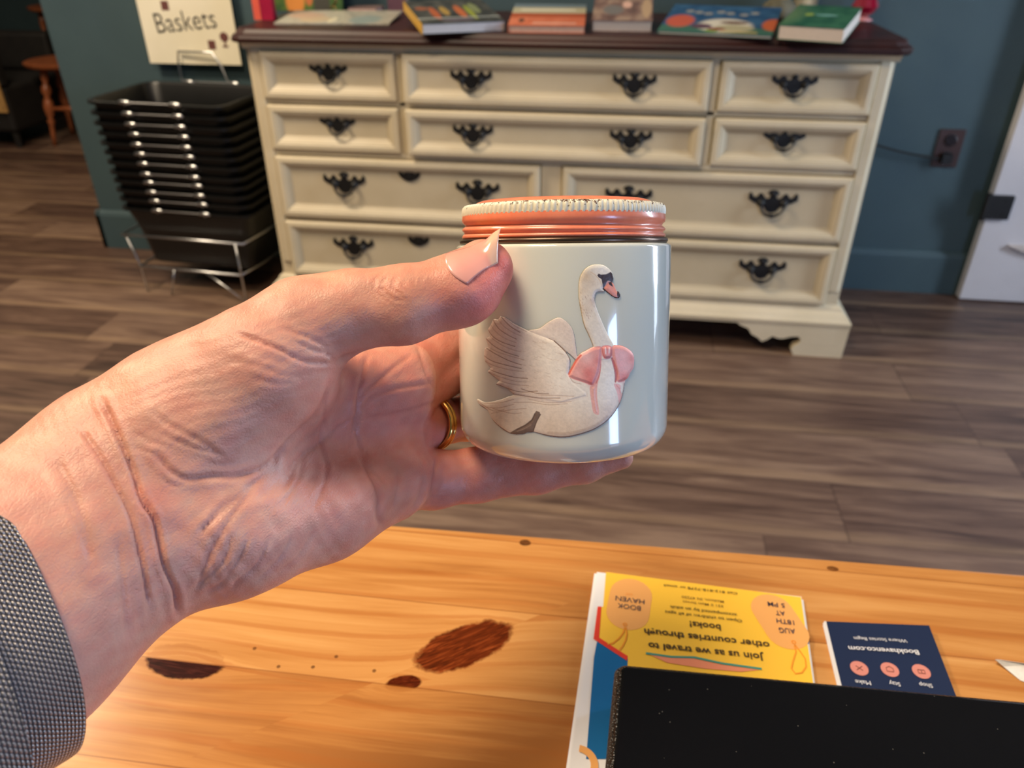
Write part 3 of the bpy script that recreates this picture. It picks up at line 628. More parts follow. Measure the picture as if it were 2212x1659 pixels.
for x in (-.9, .99):
    for y in (-1.93, -2.19): mb = MB(); mb.box(x, x+.07, y-.035, y+.035, 0, ZTB-.03); setp(mb.build('leg', M_PINE, bevel=.004), CT)

# ------------------------------------------------------------------ flyers, cards, black case, paper scrap
def P3(px, py, z): return Vector(onZ(px, py, z))
ZF = ZTB+.0022
M_SHEET = newmat('white_flyer_paper', (238, 238, 242), .45)[0]
M_YEL = newmat('yellow_print', (252, 200, 62), .45)[0]; M_RED = newmat('red_print', (232, 62, 40), .45)[0]
M_BLU = newmat('blue_print', (0, 104, 168), .4)[0]; M_TAGC = newmat('peach_tag_print', (240, 174, 100), .45)[0]
M_ORL = newmat('orange_line_print', (240, 150, 40), .45)[0]; M_TEAL = newmat('teal_ribbon_print', (70, 150, 136), .45)[0]
M_PEACH = newmat('salmon_print', (240, 148, 110), .45)[0]; M_TXT = newmat('brown_black_print', (62, 40, 20), .5)[0]; M_TXTL = newmat('gold_small_print', (132, 92, 30), .5)[0]
M_TXTN = newmat('navy_print', (52, 48, 72), .5)[0]
FT = wthing('event_flyer', 'yellow event flyer with peach tags on a stack beside the navy cards', 'flyer', (.25, -1.90, ZTB), 'stack of event flyers')
TL, TR = P3(1308, 1234, ZF), P3(1731, 1289, ZF); WL = P3(1290, 1236, ZF)
ex = (TR-TL).normalized(); BL_ = P3(1262, 1640, ZF)
_e = P3(1756, 1465, ZF); _dR = (_e-TR)*(-.142/(_e.y-TR.y))
def sheet(name, par, z0, z1, off, rot, label=None, mat=M_SHEET):
    wl = WL+Vector((off[0], off[1], 0)); mb = MB()
    a = [wl, TR+Vector((off[0], off[1], 0)), TR+_dR+Vector((off[0], off[1], 0)), Vector((P3(1240, 1659, ZF).x+off[0]+(-.004), TR.y+off[1]-.142, 0))]
    c = sum(a, Vector())/4
    pts = []
    for q in a:
        d = q-c; pts.append((c.x+d.x*math.cos(rot)-d.y*math.sin(rot), c.y+d.x*math.sin(rot)+d.y*math.cos(rot)))
    mb.prism(pts, z0, z1, lambda x, y, d: (x, y, d)); return mb
o = sheet('sheet', FT, ZF-.0004, ZF, (0, 0), 0).build('sheet', M_SHEET); setp(o, FT)
for i in range(4):
    z = ZTB+.0002+i*.0004; off = [(-.0008, .0006), (.0008, -.0004), (-.0012, 0), (-.0003, .0005)][i]
    o = sheet('flyer', None, z, z+.0003, off, (.004, -.004, .003, -.002)[i]).build('event_flyer', M_SHEET, origin=(.25, -1.9, z))
    tag(o, 'event flyer in the stack under the yellow-printed top one, only its edges showing', 'flyer', 'event flyers below the top one')
def flat(name, pts, mat, par, z, lift=.00012, world=False):
    mb = MB(); vs = [(p.x, p.y, z+lift) for p in ([P3(*q, z) for q in pts] if not world else pts)]
    mb.add(vs, [tuple(range(len(vs)))]); o = mb.build(name, mat)
    if o.data.polygons[0].normal.z < 0: o.data.flip_normals()
    return setp(o, par)
flat('yellow_panel', [(1309, 1236), (1730, 1290), (1755, 1465), (1779, 1640), (1345, 1640), (1356, 1420), (1294, 1381), (1297, 1312), (1303, 1310)], M_YEL, FT, ZF, .0001)
flat('blue_panel', [(1290, 1384), (1356, 1425), (1345, 1640), (1266, 1640), (1283, 1420)], M_BLU, FT, ZF, .0002)
flat('red_stripe', [(1291, 1311), (1299, 1311), (1294, 1378), (1356, 1418), (1354, 1428), (1282, 1381)], M_RED, FT, ZF, .0003)
def ring_arc(name, cpx, r0, r1, a0, a1, mat, par, z, lift, n=16):
    c = P3(*cpx, z); pts = []
    for i in range(n+1): a = a0+(a1-a0)*i/n; pts.append(Vector((c.x+r1*math.cos(a), c.y+r1*math.sin(a), 0)))
    for i in range(n, -1, -1): a = a0+(a1-a0)*i/n; pts.append(Vector((c.x+r0*math.cos(a), c.y+r0*math.sin(a), 0)))
    return flat(name, pts, mat, par, z, lift, True)
ring_arc('orange_arc', (1246, 1652), .0055, .0085, -.6, 1.5, M_TAGC, FT, ZF, .0004)
def pill(a, b_, r, z):   # capsule outline on the table between two pixels
    A_, B_ = P3(*a, z), P3(*b_, z); d = (B_-A_).normalized(); n = Vector((-d.y, d.x, 0)); pts = []
    for i in range(13): t_ = -PI/2+i/12*PI; pts.append(B_+d*math.cos(t_)*r+n*math.sin(t_)*r)
    for i in range(13): t_ = PI/2+i/12*PI; pts.append(A_+d*math.cos(t_)*r+n*math.sin(t_)*r)
    return pts
flat('tag_shape', pill((1363, 1284), (1356, 1325), .0103, ZF), M_TAGC, FT, ZF, .0002, True)
flat('tag_shape', pill((1668, 1318), (1700, 1366), .0100, ZF), M_TAGC, FT, ZF, .0002, True)
def strand(pts, wd, mat, par, z, lift, name):
    P = [P3(*q, z) for q in pts]; L_, R_ = [], []
    for i, p in enumerate(P):
        d = (P[min(i+1, len(P)-1)]-P[max(i-1, 0)]).normalized(); n = Vector((-d.y, d.x, 0))*wd/2; L_.append(p+n); R_.append(p-n)
    mb = MB(); k = len(P); mb.add([(p.x, p.y, z+lift) for p in L_+R_], [(i, i+1, k+i+1, k+i) for i in range(k-1)]); return setp(mb.build(name, mat), par)
strand([(1350, 1356), (1346, 1368), (1337, 1380), (1325, 1390), (1312, 1393)], .0006, M_ORL, FT, ZF, .0004, 'tag_string')
strand([(1352, 1356), (1354, 1370), (1351, 1385), (1344, 1398), (1338, 1405)], .0006, M_ORL, FT, ZF, .0004, 'tag_string')
strand([(1716, 1394), (1719, 1410), (1713, 1428), (1709, 1445), (1718, 1456), (1732, 1454), (1741, 1441), (1739, 1424), (1728, 1408), (1717, 1394)], .0006, M_ORL, FT, ZF, .0004, 'tag_string')
strand([(1395, 1412), (1450, 1420), (1500, 1421), (1560, 1434), (1645, 1446)], .0011, M_TEAL, FT, ZF, .0004, 'ribbon')
flat('ribbon_fill', [(1402, 1414), (1500, 1424), (1560, 1437), (1640, 1448), (1600, 1452), (1520, 1445), (1440, 1432)], M_PEACH, FT, ZF, .0003)
for c_ in ((1350, 1350), (1714, 1388)): ring_arc('eyelet', c_, .0006, .0011, 0, 2*PI-.01, M_ORL, FT, ZF, .0004, 12)
UPZ = (0, 0, 1)
def ftext(body, s, e, h=None, mat=M_TXT, par=FT, z=ZF, bold=.008): return text_mesh('lettering', body, P3(*s, z), P3(*e, z), mat, par, .0005, UPZ, height=h, bold=bold)
ftext('Join us as we travel to', (1649, 1415), (1400, 1389), .0036, bold=.018)
ftext('other countries through', (1661, 1389), (1391, 1359), .0036, bold=.018)
ftext('books!', (1556, 1351), (1489, 1343), .0036, bold=.018)
ftext('Open to children of all ages', (1602, 1340), (1436, 1320), .0017)
ftext('accompanied by an adult', (1591, 1327), (1447, 1309), .0017)
ftext('221 E Main Street', (1562, 1309), (1474, 1298), .0014, M_TXTL)
ftext('Madison, IN 47250', (1563, 1299), (1472, 1288), .0014, M_TXTL)
ftext('Call 812-818-7278 or email', (1592, 1281), (1434, 1263), .0015)
ftext('BOOK', (1384, 1311), (1334, 1304), .0030, M_TXTN, bold=0)
ftext('HAVEN', (1392, 1297), (1330, 1288), .0030, M_TXTN, bold=0)
ftext('& CO', (1366, 1284), (1352, 1282), .0011, M_ORL, bold=0)
ftext('AUG', (1716, 1360), (1681, 1357), .0030, M_TXTN, bold=.01)
ftext('18TH', (1714, 1342), (1676, 1337), .0028, M_TXTN, bold=.01)
ftext('AT', (1694, 1322), (1674, 1320), .0028, M_TXTN, bold=.01)
ftext('5 PM', (1694, 1305), (1657, 1301), .0028, M_TXTN, bold=.01)
# navy cards
ZC_ = ZTB+.0034
CD = wthing('business_card', 'navy business card with three pink circles on top of its stack', 'card', (.34, -1.88, ZTB), 'stack of navy cards')
M_NAVY = newmat('navy_card_print', (24, 38, 72), .4)[0]; M_CW = newmat('white_card_print', (226, 228, 236), .5)[0]; M_ROSE = newmat('rose_circle_print', (206, 134, 124), .5)[0]
a, b_ = P3(1785, 1342, ZC_), P3(2007, 1351, ZC_); c_ = P3(2056, 1492, ZC_); d_ = P3(1822, 1475, ZC_)
dn = ((c_-b_).normalized()+(d_-a).normalized())/2; dn.normalize()
def card(z0, z1, off=(0, 0)):
    q = [a, b_, b_+dn*.08, a+dn*.08]; mb = MB(); mb.prism([(p.x+off[0], p.y+off[1]) for p in q], z0, z1, lambda x, y, d: (x, y, d)); return mb
setp(card(ZC_-.0004, ZC_).build('card_sheet', M_NAVY), CD)
for i in range(6):
    z = ZTB+.0002+i*.00046; off = ((-.0010, .0), (-.0004, .0003), (-.0008, -.0002), (-.0012, .0002), (-.0006, 0), (-.0009, .0003))[i]
    o = card(z, z+.00036, off).build('business_card', M_CW, origin=(.34, -1.88, z)); tag(o, 'business card under the navy top one, only its pale edges showing', 'card', 'cards below the top navy one')
ftext('Bookhavenco.com', (1982, 1406), (1831, 1397), .0026, M_CW, CD, ZC_, .012)
ftext('Where Stories Begin', (1957, 1383), (1843, 1377), .0018, M_CW, CD, ZC_, 0)
for c2 in ((1990, 1451), (1922, 1447), (1856, 1444)):
    p = P3(*c2, ZC_); mb = MB(); n_ = 24; mb.add([(p.x+.00385*math.cos(i*2*PI/n_), p.y+.00385*math.sin(i*2*PI/n_), ZC_+.0002) for i in range(n_)], [tuple(range(n_))]); setp(mb.build('circle_icon', M_ROSE), CD)
    mb = MB(); r0 = .0011
    if c2[0] == 1856:
        for s in (-1, 1): mb.tube([(p.x-r0*1.2, p.y-s*r0, ZC_+.0003), (p.x+r0*1.2, p.y+s*r0, ZC_+.0003)], .00018, 4)
    else:
        mb.tube([(p.x-r0*1.3, p.y-r0, ZC_+.0003), (p.x+r0*1.3, p.y-r0, ZC_+.0003), (p.x+r0*1.3, p.y+r0*.7, ZC_+.0003), (p.x, p.y+r0*(1.5 if c2[0] == 1922 else .7), ZC_+.0003), (p.x-r0*1.3, p.y+r0*.7, ZC_+.0003)], .00018, 4, closed=True)
        if c2[0] == 1990: mb.tube([(p.x, p.y-r0, ZC_+.0003), (p.x, p.y+r0*.7, ZC_+.0003)], .00018, 4)
    setp(mb.build('icon_glyph', newmat('icon_brown', (120, 66, 60), .5)[0] if 'icon_brown' not in bpy.data.materials else bpy.data.materials['icon_brown']), CD)
ftext('Shop', (2012, 1479), (1984, 1476), .0021, M_CW, CD, ZC_, 0); ftext('Stay', (1943, 1476), (1919, 1473), .0021, M_CW, CD, ZC_, 0); ftext('Make', (1879, 1473), (1846, 1470), .0021, M_CW, CD, ZC_, 0)
# black leather-edged case
def case_top():
    m, nt, b = newmat('black_gloss_cover', (9, 9, 11), .22); co = objco(nt)
    v = N(nt, 'TexVoronoi', {'Vector': co, 'Scale': 260.0}); r2 = N(nt, 'TexWhiteNoise', {'Vector': v.outputs['Position']}, noise_dimensions='3D').outputs[0]
    sp = math_(nt, 'MULTIPLY', math_(nt, 'LESS_THAN', v.outputs['Distance'], .07), math_(nt, 'GREATER_THAN', r2, .80))
    ln = noise(nt, mapping(nt, co, (40, 400, 1), rot=(0, 0, .5)), 3, 2, .5)
    nt.links.new(mix(nt, math_(nt, 'MULTIPLY', sp, .45), s2l((9, 9, 11)), s2l((120, 118, 112))), b.inputs['Base Color'])
    nt.links.new(ramp(nt, noise(nt, co, 30, 4, .6), [(.3, (60, 60, 60)), (.7, (110, 110, 110))]), b.inputs['Roughness']); b.inputs['Specular IOR Level'].default_value = .25; return m
def leather():
    m, nt, b = newmat('black_pebbled_leather', (16, 15, 15), .30); co = objco(nt); v = N(nt, 'TexVoronoi', {'Vector': co, 'Scale': 900.0}).outputs[0]
    bump(nt, b, v, 1.0, .0007); return m
ZB0, ZB1 = ZF+.0006, ZTB+.030
CS = wthing('black_case', 'glossy black case with pebbled leather edge lying over the flyers', 'case', (.35, -2.03, ZB0))
p0 = P3(1330, 1425, ZB1); p1 = P3(2212, 1506, ZB1); p2 = P3(1308, 1659, ZB1)
du = (p1-p0).normalized(); dv = (p2-p0).normalized(); 
def casering(ins, z, r=.004):
    pts = []
    O = p0+du*ins+dv*ins; Wc = .33-2*ins; Hc = .20-2*ins; rr = max(r-ins*.5, .001)
    for (cx, cy, a0) in ((rr, rr, PI), (Wc-rr, rr, 1.5*PI), (Wc-rr, Hc-rr, 0), (rr, Hc-rr, .5*PI)):
        for i in range(6):
            t_ = a0+i/5*PI/2; q = O+du*(cx+rr*math.cos(t_))+dv*(cy+rr*math.sin(t_)); pts.append((q.x, q.y, z))
    return pts
mb = MB(); mb.rings([casering(.0015, ZB0), casering(0, ZB0+.002), casering(0, ZB1-.004), casering(.0012, ZB1-.0016), casering(.0030, ZB1-.0004)]); setp(mb.build('leather_body', leather(), auto=50), CS)
mb = MB(); mb.rings([casering(.0028, ZB1-.001), casering(.0028, ZB1-.0002), casering(.0036, ZB1+.0002)]); setp(mb.build('cover_panel', case_top()), CS)
q0 = P3(2149, 1427, ZTB+.003)
PS = wthing('paper_scrap', 'small folded white paper scrap at the right edge of the counter', 'paper', (q0.x+.01, q0.y-.005, ZTB+.0002))
mb = MB(); a1 = P3(2150, 1424, ZTB+.0035); a2 = P3(2225, 1436, ZTB+.0006); a3 = P3(2235, 1480, ZTB+.0006); a4 = P3(2205, 1470, ZTB+.0004); a5 = P3(2168, 1440, ZTB+.0012)
mb.add([a1, a2, a3, a4, a5, (a1.x+.004, a1.y+.003, ZTB+.0003), (a2.x+.01, a2.y, ZTB+.0003)], [(0, 1, 4), (1, 2, 3), (1, 3, 4), (0, 5, 6), (0, 6, 1)])
o = mb.build('folded_paper', noisy('speckled_white_paper', (222, 220, 216), (236, 234, 230), 300, .5)); s_ = o.modifiers.new('s', 'SOLIDIFY'); s_.thickness = .0003; setp(o, PS)
# ------------------------------------------------------------------ milk-glass jar
JR = .034
_rv = ray(1216, 541); _rh = _rv/np.linalg.norm(_rv); JD = .2502
JP = CP+_rh*JD                                    # axis point level with the eye
JA = CU-_rh*(CU@_rh); JA /= np.linalg.norm(JA)    # jar axis
JX = np.cross(-JA, _rh)*-1; JX = np.cross(_rh, JA); JX /= np.linalg.norm(JX)
JB = JP-JA*.0632                                  # centre of the base
JT = thing('milk_glass_jar', 'small white milk-glass jar with coral lid and swan decoration held in the hand', 'jar')
M4 = Matrix.Identity(4); JY = np.cross(JA, JX)
for i in range(3): M4[i][0] = JX[i]; M4[i][1] = JY[i]; M4[i][2] = JA[i]; M4[i][3] = JB[i]
JT.matrix_world = M4; bpy.context.view_layer.update()
def milk():
    m, nt, b = newmat('milk_glass', (222, 224, 210), .12, Subsurface_Weight=.25, Subsurface_Scale=.006, Coat_Weight=1.0, Coat_Roughness=.03, Specular_IOR_Level=.6)
    b.inputs['Subsurface Radius'].default_value = (1, 1, .9); bump(nt, b, noise(nt, mapping(nt, objco(nt), (1, 1, .25)), 60, 2, .5), .05, .0005); return m
HB = .0632
prof = [(.002, .002), (.020, .0015), (.024, 0), (.0275, .0006)]+[(JR-.0075+.0075*math.sin(t), .0080-.0075*math.cos(t)) for t in [i/8*PI/2 for i in range(1, 9)]]+[(JR, .02), (JR, .04), (JR, HB+.0008)]+[(JR-.0012+.0012*math.cos(t), HB+.0008+.0012*math.sin(t)) for t in [i/4*PI/2 for i in range(1, 5)]]+[(.030, HB+.0021)]
mb = MB(); mb.lathe(prof, n=160); o = mb.build('jar_body', milk(), JT, auto=50)
mb = MB(); mb.lathe([(.030, HB+.0019), (.0325, HB+.0020), (.0329, HB+.0026), (.0329, HB+.0032), (.0324, HB+.0037), (.030, HB+.0037)], n=128, cap=False)
mb.build('metal_ring', newmat('tarnished_bronze', (92, 74, 62), .3, Metallic=.8)[0], JT, smooth=True)
def lid_mat():
    m, nt, b = newmat('coral_enamel', (240, 122, 92), .30, Coat_Weight=.5, Coat_Roughness=.12); co = objco(nt)
    f = noise(nt, co, 300, 3, .6); nt.links.new(ramp(nt, f, [(.3, (244, 132, 96)), (.7, (250, 146, 110))]), b.inputs['Base Color']); bump(nt, b, noise(nt, co, 260, 3, .6), .15, .0003); return m
def crimp_mat():
    m, nt, b = newmat('worn_ivory_enamel', (226, 220, 196), .40); co = objco(nt); f = noise(nt, co, 900, 4, .7); g = noise(nt, co, 90, 3, .6); z = N(nt, 'SeparateXYZ', {0: co}).outputs[2]
    up = math_(nt, 'MULTIPLY', math_(nt, 'SUBTRACT', z, HB+.0112), 90.0)
    k = math_(nt, 'GREATER_THAN', math_(nt, 'ADD', math_(nt, 'ADD', f, math_(nt, 'MULTIPLY', g, .5)), up), 1.02)
    nt.links.new(mix(nt, k, s2l((228, 222, 200)), s2l((92, 62, 44))), b.inputs['Base Color']); return m
M_CORAL = lid_mat()
nL = 240
def thread(i, a, r): return r
h0 = HB+.0037
LP = [(.0300, h0), (.0318, h0+.0001), (.0322, h0+.0006), (.0319, h0+.0012), (.0314, h0+.0016), (.0315, h0+.0020), (.0320, h0+.0025), (.0321, h0+.0029), (.0316, h0+.0034), (.0310, h0+.0039), (.0312, h0+.0044), (.0319, h0+.0050), (.0321, h0+.0058), (.0320, h0+.0066), (.0319, h0+.0073)]
def lidr(i, a, r):
    return r
mb = MB()
# rolled thread that climbs as it goes round
A_ = None
vs = []; k_ = len(LP)
for i, (r, h) in enumerate(LP):
    for t in range(nL):
        a = t*2*PI/nL; lift = .0005*math.sin(a-.4) if 3 < i < 12 else 0
        vs.append((r*math.cos(a), r*math.sin(a), h+lift))
mb.add(vs, [(i*nL+t, i*nL+(t+1) % nL, (i+1)*nL+(t+1) % nL, (i+1)*nL+t) for i in range(k_-1) for t in range(nL)])
LID = mb.build('lid', M_CORAL, JT, smooth=True)
mb = MB(); nC = 720
def rib(i, a, r): return r-(.00055*max(0, math.cos(a*120))**.7 if 1 <= i <= 4 else 0) if i < 6 else r
mb.lathe([(.0319, h0+.0068), (.0321, h0+.0074), (.0321, h0+.0082), (.0320, h0+.0090), (.0318, h0+.0096), (.0312, h0+.0102), (.0300, h0+.0104), (.0290, h0+.0101)], n=nC, cap=False, rfun=rib)
mb.build('knurled_rim', crimp_mat(), JT, smooth=True).parent = LID
mb = MB(); mb.lathe([(.0294, h0+.0100), (.0285, h0+.0104), (.0272, h0+.0112), (.026, h0+.0116), (.010, h0+.0118), (.0005, h0+.0118)], n=96, cap=True); mb.build('lid_top', M_CORAL, JT, smooth=True).parent = LID
LID.parent = JT

# --- the swan decoration: painted relief wrapped on the glass
def cr(pts, n=8, closed=True):
    P = np.array(pts, float); k = len(P); out = []
    rngi = range(k) if closed else range(k-1)
    for i in rngi:
        p0, p1, p2, p3 = (P[(i-1) % k], P[i], P[(i+1) % k], P[(i+2) % k]) if closed else (P[max(i-1, 0)], P[i], P[i+1], P[min(i+2, k-1)])
        for j in range(n):
            t = j/n; out.append(.5*((2*p1)+(-p0+p2)*t+(2*p0-5*p1+4*p2-p3)*t*t+(-p0+3*p1-3*p2+p3)*t**3))
    if not closed: out.append(P[-1])
    return np.array(out)
DX0, DY0, DX1, DY1, DS = 1028, 566, 1374, 950, 1.0
gx, gy = np.meshgrid(np.arange(DX0, DX1+.1, DS), np.arange(DY0, DY1+.1, DS)); H_, W_ = gx.shape
IMG = np.zeros((H_, W_, 3)); ALP = np.zeros((H_, W_)); HGT = np.zeros((H_, W_))
def C6(p): p = np.array(p, float); return np.stack([1000+p[:, 0]/3.771, 540+p[:, 1]/3.771], 1)
def inside(poly):
    r = np.zeros(gx.shape, bool); x, y = gx, gy; n = len(poly)
    for i in range(n):
        (xa, ya), (xb, yb) = poly[i], poly[(i+1) % n]
        if ya == yb: continue
        c = ((ya > y) != (yb > y)) & (x < (xb-xa)*(y-ya)/(yb-ya)+xa); r ^= c
    return r
def dline(pl):
    d = np.full(gx.shape, 1e9)
    for i in range(len(pl)-1):
        a, b_ = pl[i], pl[i+1]; ab = b_-a; L2 = ab@ab+1e-9
        t = np.clip(((gx-a[0])*ab[0]+(gy-a[1])*ab[1])/L2, 0, 1); d = np.minimum(d, np.hypot(gx-a[0]-t*ab[0], gy-a[1]-t*ab[1]))
    return d
def vnoise(seed, cell):
    r = np.random.default_rng(seed); g = r.random((int(H_/cell)+3, int(W_/cell)+3)); y = np.arange(H_)/cell; x = np.arange(W_)/cell
    yi, xi = y.astype(int), x.astype(int); fy, fx = (y-yi)[:, None], (x-xi)[None, :]; fy, fx = fy*fy*(3-2*fy), fx*fx*(3-2*fx)
    return (g[yi][:, xi]*(1-fy)*(1-fx)+g[yi+1][:, xi]*fy*(1-fx)+g[yi][:, xi+1]*(1-fy)*fx+g[yi+1][:, xi+1]*fy*fx)-.5
def lin(c): return np.array(s2l(c)[:3])
def paint(mask, col):
    global IMG
    IMG = IMG*(1-mask[..., None])+lin(col)*mask[..., None]
def fill(pts, col, h=1.0, smooth=True, add=True, hm=1.0):
    global ALP, HGT
    P = C6(pts); P = cr(P, 6) if smooth else P; m = inside(P); edge = dline(np.vstack([P, P[:1]]))
    a = np.where(m, np.clip(edge+.5, 0, 1), np.clip(.5-edge, 0, 1)); paint(a, col)
    if add: ALP = np.maximum(ALP, np.where(m | (edge < .9), 1, 0))
    HGT = np.where(m, np.maximum(HGT if hm else 0, h*np.clip(edge/7, 0, 1)**.5), HGT); return m, edge
def stroke(pts, col, w=.7, op=.7, groove=.12, soft=.8):
    global HGT
    d = dline(cr(C6(pts), 5, False)); a = np.clip((w+soft-d)/soft, 0, 1)*op*(ALP > 0); paint(a, col); HGT = HGT-groove*a
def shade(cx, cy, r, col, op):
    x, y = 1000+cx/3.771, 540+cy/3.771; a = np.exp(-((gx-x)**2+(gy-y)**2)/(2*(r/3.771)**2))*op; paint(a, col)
CRM = (238, 226, 208)
fill([(540, 655), (620, 640), (700, 585), (780, 550), (840, 580), (890, 640), (912, 720), (925, 830), (930, 900), (870, 850), (740, 740), (600, 700)], (222, 206, 192), .7)
fill([(122, 1212), (135, 1255), (200, 1300), (235, 1370), (290, 1430), (380, 1490), (480, 1500), (560, 1480), (700, 1515), (830, 1525), (960, 1500), (1080, 1455), (1180, 1385), (1250, 1300), (1295, 1200), (1315, 1090), (1322, 1020), (1290, 940), (1220, 840), (1100, 850), (1000, 900), (880, 1000), (700, 1100), (400, 1185), (300, 1220), (190, 1240)], CRM, 1.1)
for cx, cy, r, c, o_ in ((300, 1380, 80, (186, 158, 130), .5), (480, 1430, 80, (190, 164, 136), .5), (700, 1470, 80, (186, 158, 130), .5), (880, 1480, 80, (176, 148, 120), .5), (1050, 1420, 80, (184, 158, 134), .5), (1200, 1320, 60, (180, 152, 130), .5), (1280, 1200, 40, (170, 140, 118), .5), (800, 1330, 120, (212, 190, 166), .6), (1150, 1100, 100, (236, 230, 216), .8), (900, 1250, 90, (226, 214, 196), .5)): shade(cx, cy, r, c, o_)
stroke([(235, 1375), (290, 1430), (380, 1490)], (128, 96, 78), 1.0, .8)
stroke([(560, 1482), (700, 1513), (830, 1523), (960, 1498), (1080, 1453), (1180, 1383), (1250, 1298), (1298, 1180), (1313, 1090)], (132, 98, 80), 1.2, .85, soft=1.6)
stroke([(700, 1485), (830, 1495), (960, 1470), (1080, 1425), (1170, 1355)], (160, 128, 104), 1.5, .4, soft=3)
for q in ([(200, 1280), (300, 1285), (420, 1255)], [(130, 1230), (190, 1275), (260, 1310), (340, 1300)], [(240, 1330), (400, 1300), (520, 1290)], [(180, 1245), (300, 1245), (420, 1215)], [(420, 1240), (560, 1240), (700, 1260), (850, 1250)], [(250, 1290), (400, 1330), (480, 1325)]): stroke(q, (176, 144, 118), .45, .6)
NW = [(310, 538), (350, 550), (420, 600), (530, 655), (620, 690), (740, 740), (840, 830), (875, 890), (862, 1000), (905, 1070), (1010, 1150), (1020, 1195), (800, 1255), (560, 1215), (420, 1180), (370, 1130), (270, 1092), (300, 1062), (203, 990), (230, 960), (182, 905), (174, 860), (180, 800), (212, 788), (188, 720), (226, 700), (206, 645), (235, 600), (250, 562), (288, 566)]
fill(NW, (224, 208, 192), 1.5, smooth=False)
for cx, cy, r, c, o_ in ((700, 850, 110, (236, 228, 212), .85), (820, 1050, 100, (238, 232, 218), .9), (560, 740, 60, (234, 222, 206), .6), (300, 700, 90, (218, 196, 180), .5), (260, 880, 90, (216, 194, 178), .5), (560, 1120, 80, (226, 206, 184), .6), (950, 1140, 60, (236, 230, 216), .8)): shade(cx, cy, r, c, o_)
FE = [[(252, 568), (300, 640), (370, 690), (440, 725)], [(290, 565), (345, 625), (420, 675), (480, 700)], [(318, 545), (390, 620), (470, 670)], [(345, 552), (430, 620), (520, 665)], [(208, 650), (260, 710), (330, 752), (430, 785)], [(232, 610), (290, 680), (360, 725), (440, 755)], [(190, 715), (260, 780), (350, 830), (460, 865)], [(226, 702), (300, 760), (390, 805), (480, 830)],
      [(195, 797), (280, 850), (380, 900), (480, 935)], [(214, 790), (300, 835), (400, 865), (500, 895)], [(180, 862), (250, 905), (350, 935), (480, 965)], [(182, 905), (270, 945), (380, 975), (500, 990)], [(203, 965), (300, 1002), (420, 1035), (530, 1045)], [(205, 992), (300, 1030), (430, 1068), (520, 1075)], [(272, 1090), (380, 1130), (480, 1155), (610, 1148)], [(300, 1062), (420, 1095), (540, 1105)], [(400, 1168), (520, 1190), (640, 1205), (790, 1205)], [(540, 1215), (700, 1243), (880, 1235)], [(480, 1130), (600, 1165), (700, 1170)], [(620, 1180), (760, 1185), (900, 1190)]]
for i, q in enumerate(FE): stroke(q, (150, 118, 98) if i % 2 == 0 else (178, 146, 124), .5, .75 if i % 2 == 0 else .5, .25)
r_ = np.random.default_rng(3)
for i in range(46):
    x, y = r_.uniform(440, 800), r_.uniform(700, 1180); l = r_.uniform(20, 50)
    if x < 860: stroke([(x, y), (x+l*.6, y+l*.25), (x+l, y+l*.3)], (190, 166, 142), .3, .35, .08)
stroke([(745, 742), (820, 812), (862, 868), (878, 925)], (120, 84, 62), .7, .85)
stroke([(700, 720), (750, 742)], (150, 116, 92), .4, .6)
stroke([(870, 1035), (900, 1075), (960, 1090)], (176, 150, 128), .4, .6)
fill([(1100, 118), (1150, 128), (1200, 165), (1222, 210), (1216, 250), (1140, 310), (1150, 338), (1090, 345), (1072, 400), (1088, 470), (1130, 580), (1180, 690), (1230, 790), (1200, 900), (1080, 900), (1062, 790), (1022, 690), (986, 610), (962, 500), (946, 400), (943, 300), (955, 220), (990, 160), (1040, 125)], (230, 220, 202), 1.3)
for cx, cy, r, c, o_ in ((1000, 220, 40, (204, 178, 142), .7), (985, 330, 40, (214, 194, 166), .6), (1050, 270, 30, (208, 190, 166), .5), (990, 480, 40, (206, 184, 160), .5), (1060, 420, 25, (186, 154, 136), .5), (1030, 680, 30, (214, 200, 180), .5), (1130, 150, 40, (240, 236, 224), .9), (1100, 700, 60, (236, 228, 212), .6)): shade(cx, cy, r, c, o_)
stroke([(1035, 180), (1070, 200), (1110, 250), (1130, 300)], (206, 176, 140), .5, .6)
for i in range(26):
    x, y = r_.uniform(955, 1070), r_.uniform(330, 560); stroke([(x, y), (x+3, y+9)], (160, 126, 110), .3, .45, 0)
stroke([(955, 440), (970, 540), (995, 630), (1030, 705), (1060, 790)], (190, 168, 142), .5, .6)
stroke([(1080, 350), (1110, 348), (1150, 340)], (176, 140, 120), .4, .7)
K = (62, 44, 40)
fill([(1172, 256), (1202, 258), (1226, 275), (1252, 335), (1278, 365), (1268, 390), (1232, 386), (1190, 357), (1146, 318), (1156, 290)], (236, 152, 128), 1.0)
stroke([(1142, 314), (1185, 354), (1228, 384), (1264, 390)], K, .8, .95, 0)
stroke([(1200, 258), (1226, 276), (1252, 335), (1272, 356)], K, .4, .8, 0)
fill([(1252, 345), (1268, 340), (1281, 368), (1268, 390), (1252, 376)], K, 1.0)
fill([(1180, 262), (1206, 260), (1218, 300), (1202, 292), (1186, 280)], K, 1.0, smooth=False)
fill([(1090, 206), (1102, 192), (1118, 200), (1160, 198), (1200, 178), (1216, 195), (1223, 235), (1214, 262), (1200, 254), (1176, 250), (1165, 264), (1155, 290), (1142, 316), (1134, 290), (1124, 238), (1100, 222)], K, 1.2, smooth=False)
fill([(600, 1308), (628, 1318), (634, 1340), (602, 1400), (586, 1450), (572, 1482), (520, 1486), (440, 1502), (383, 1490), (440, 1455), (510, 1420), (560, 1380), (585, 1330)], (124, 104, 92), 1.5, smooth=False)
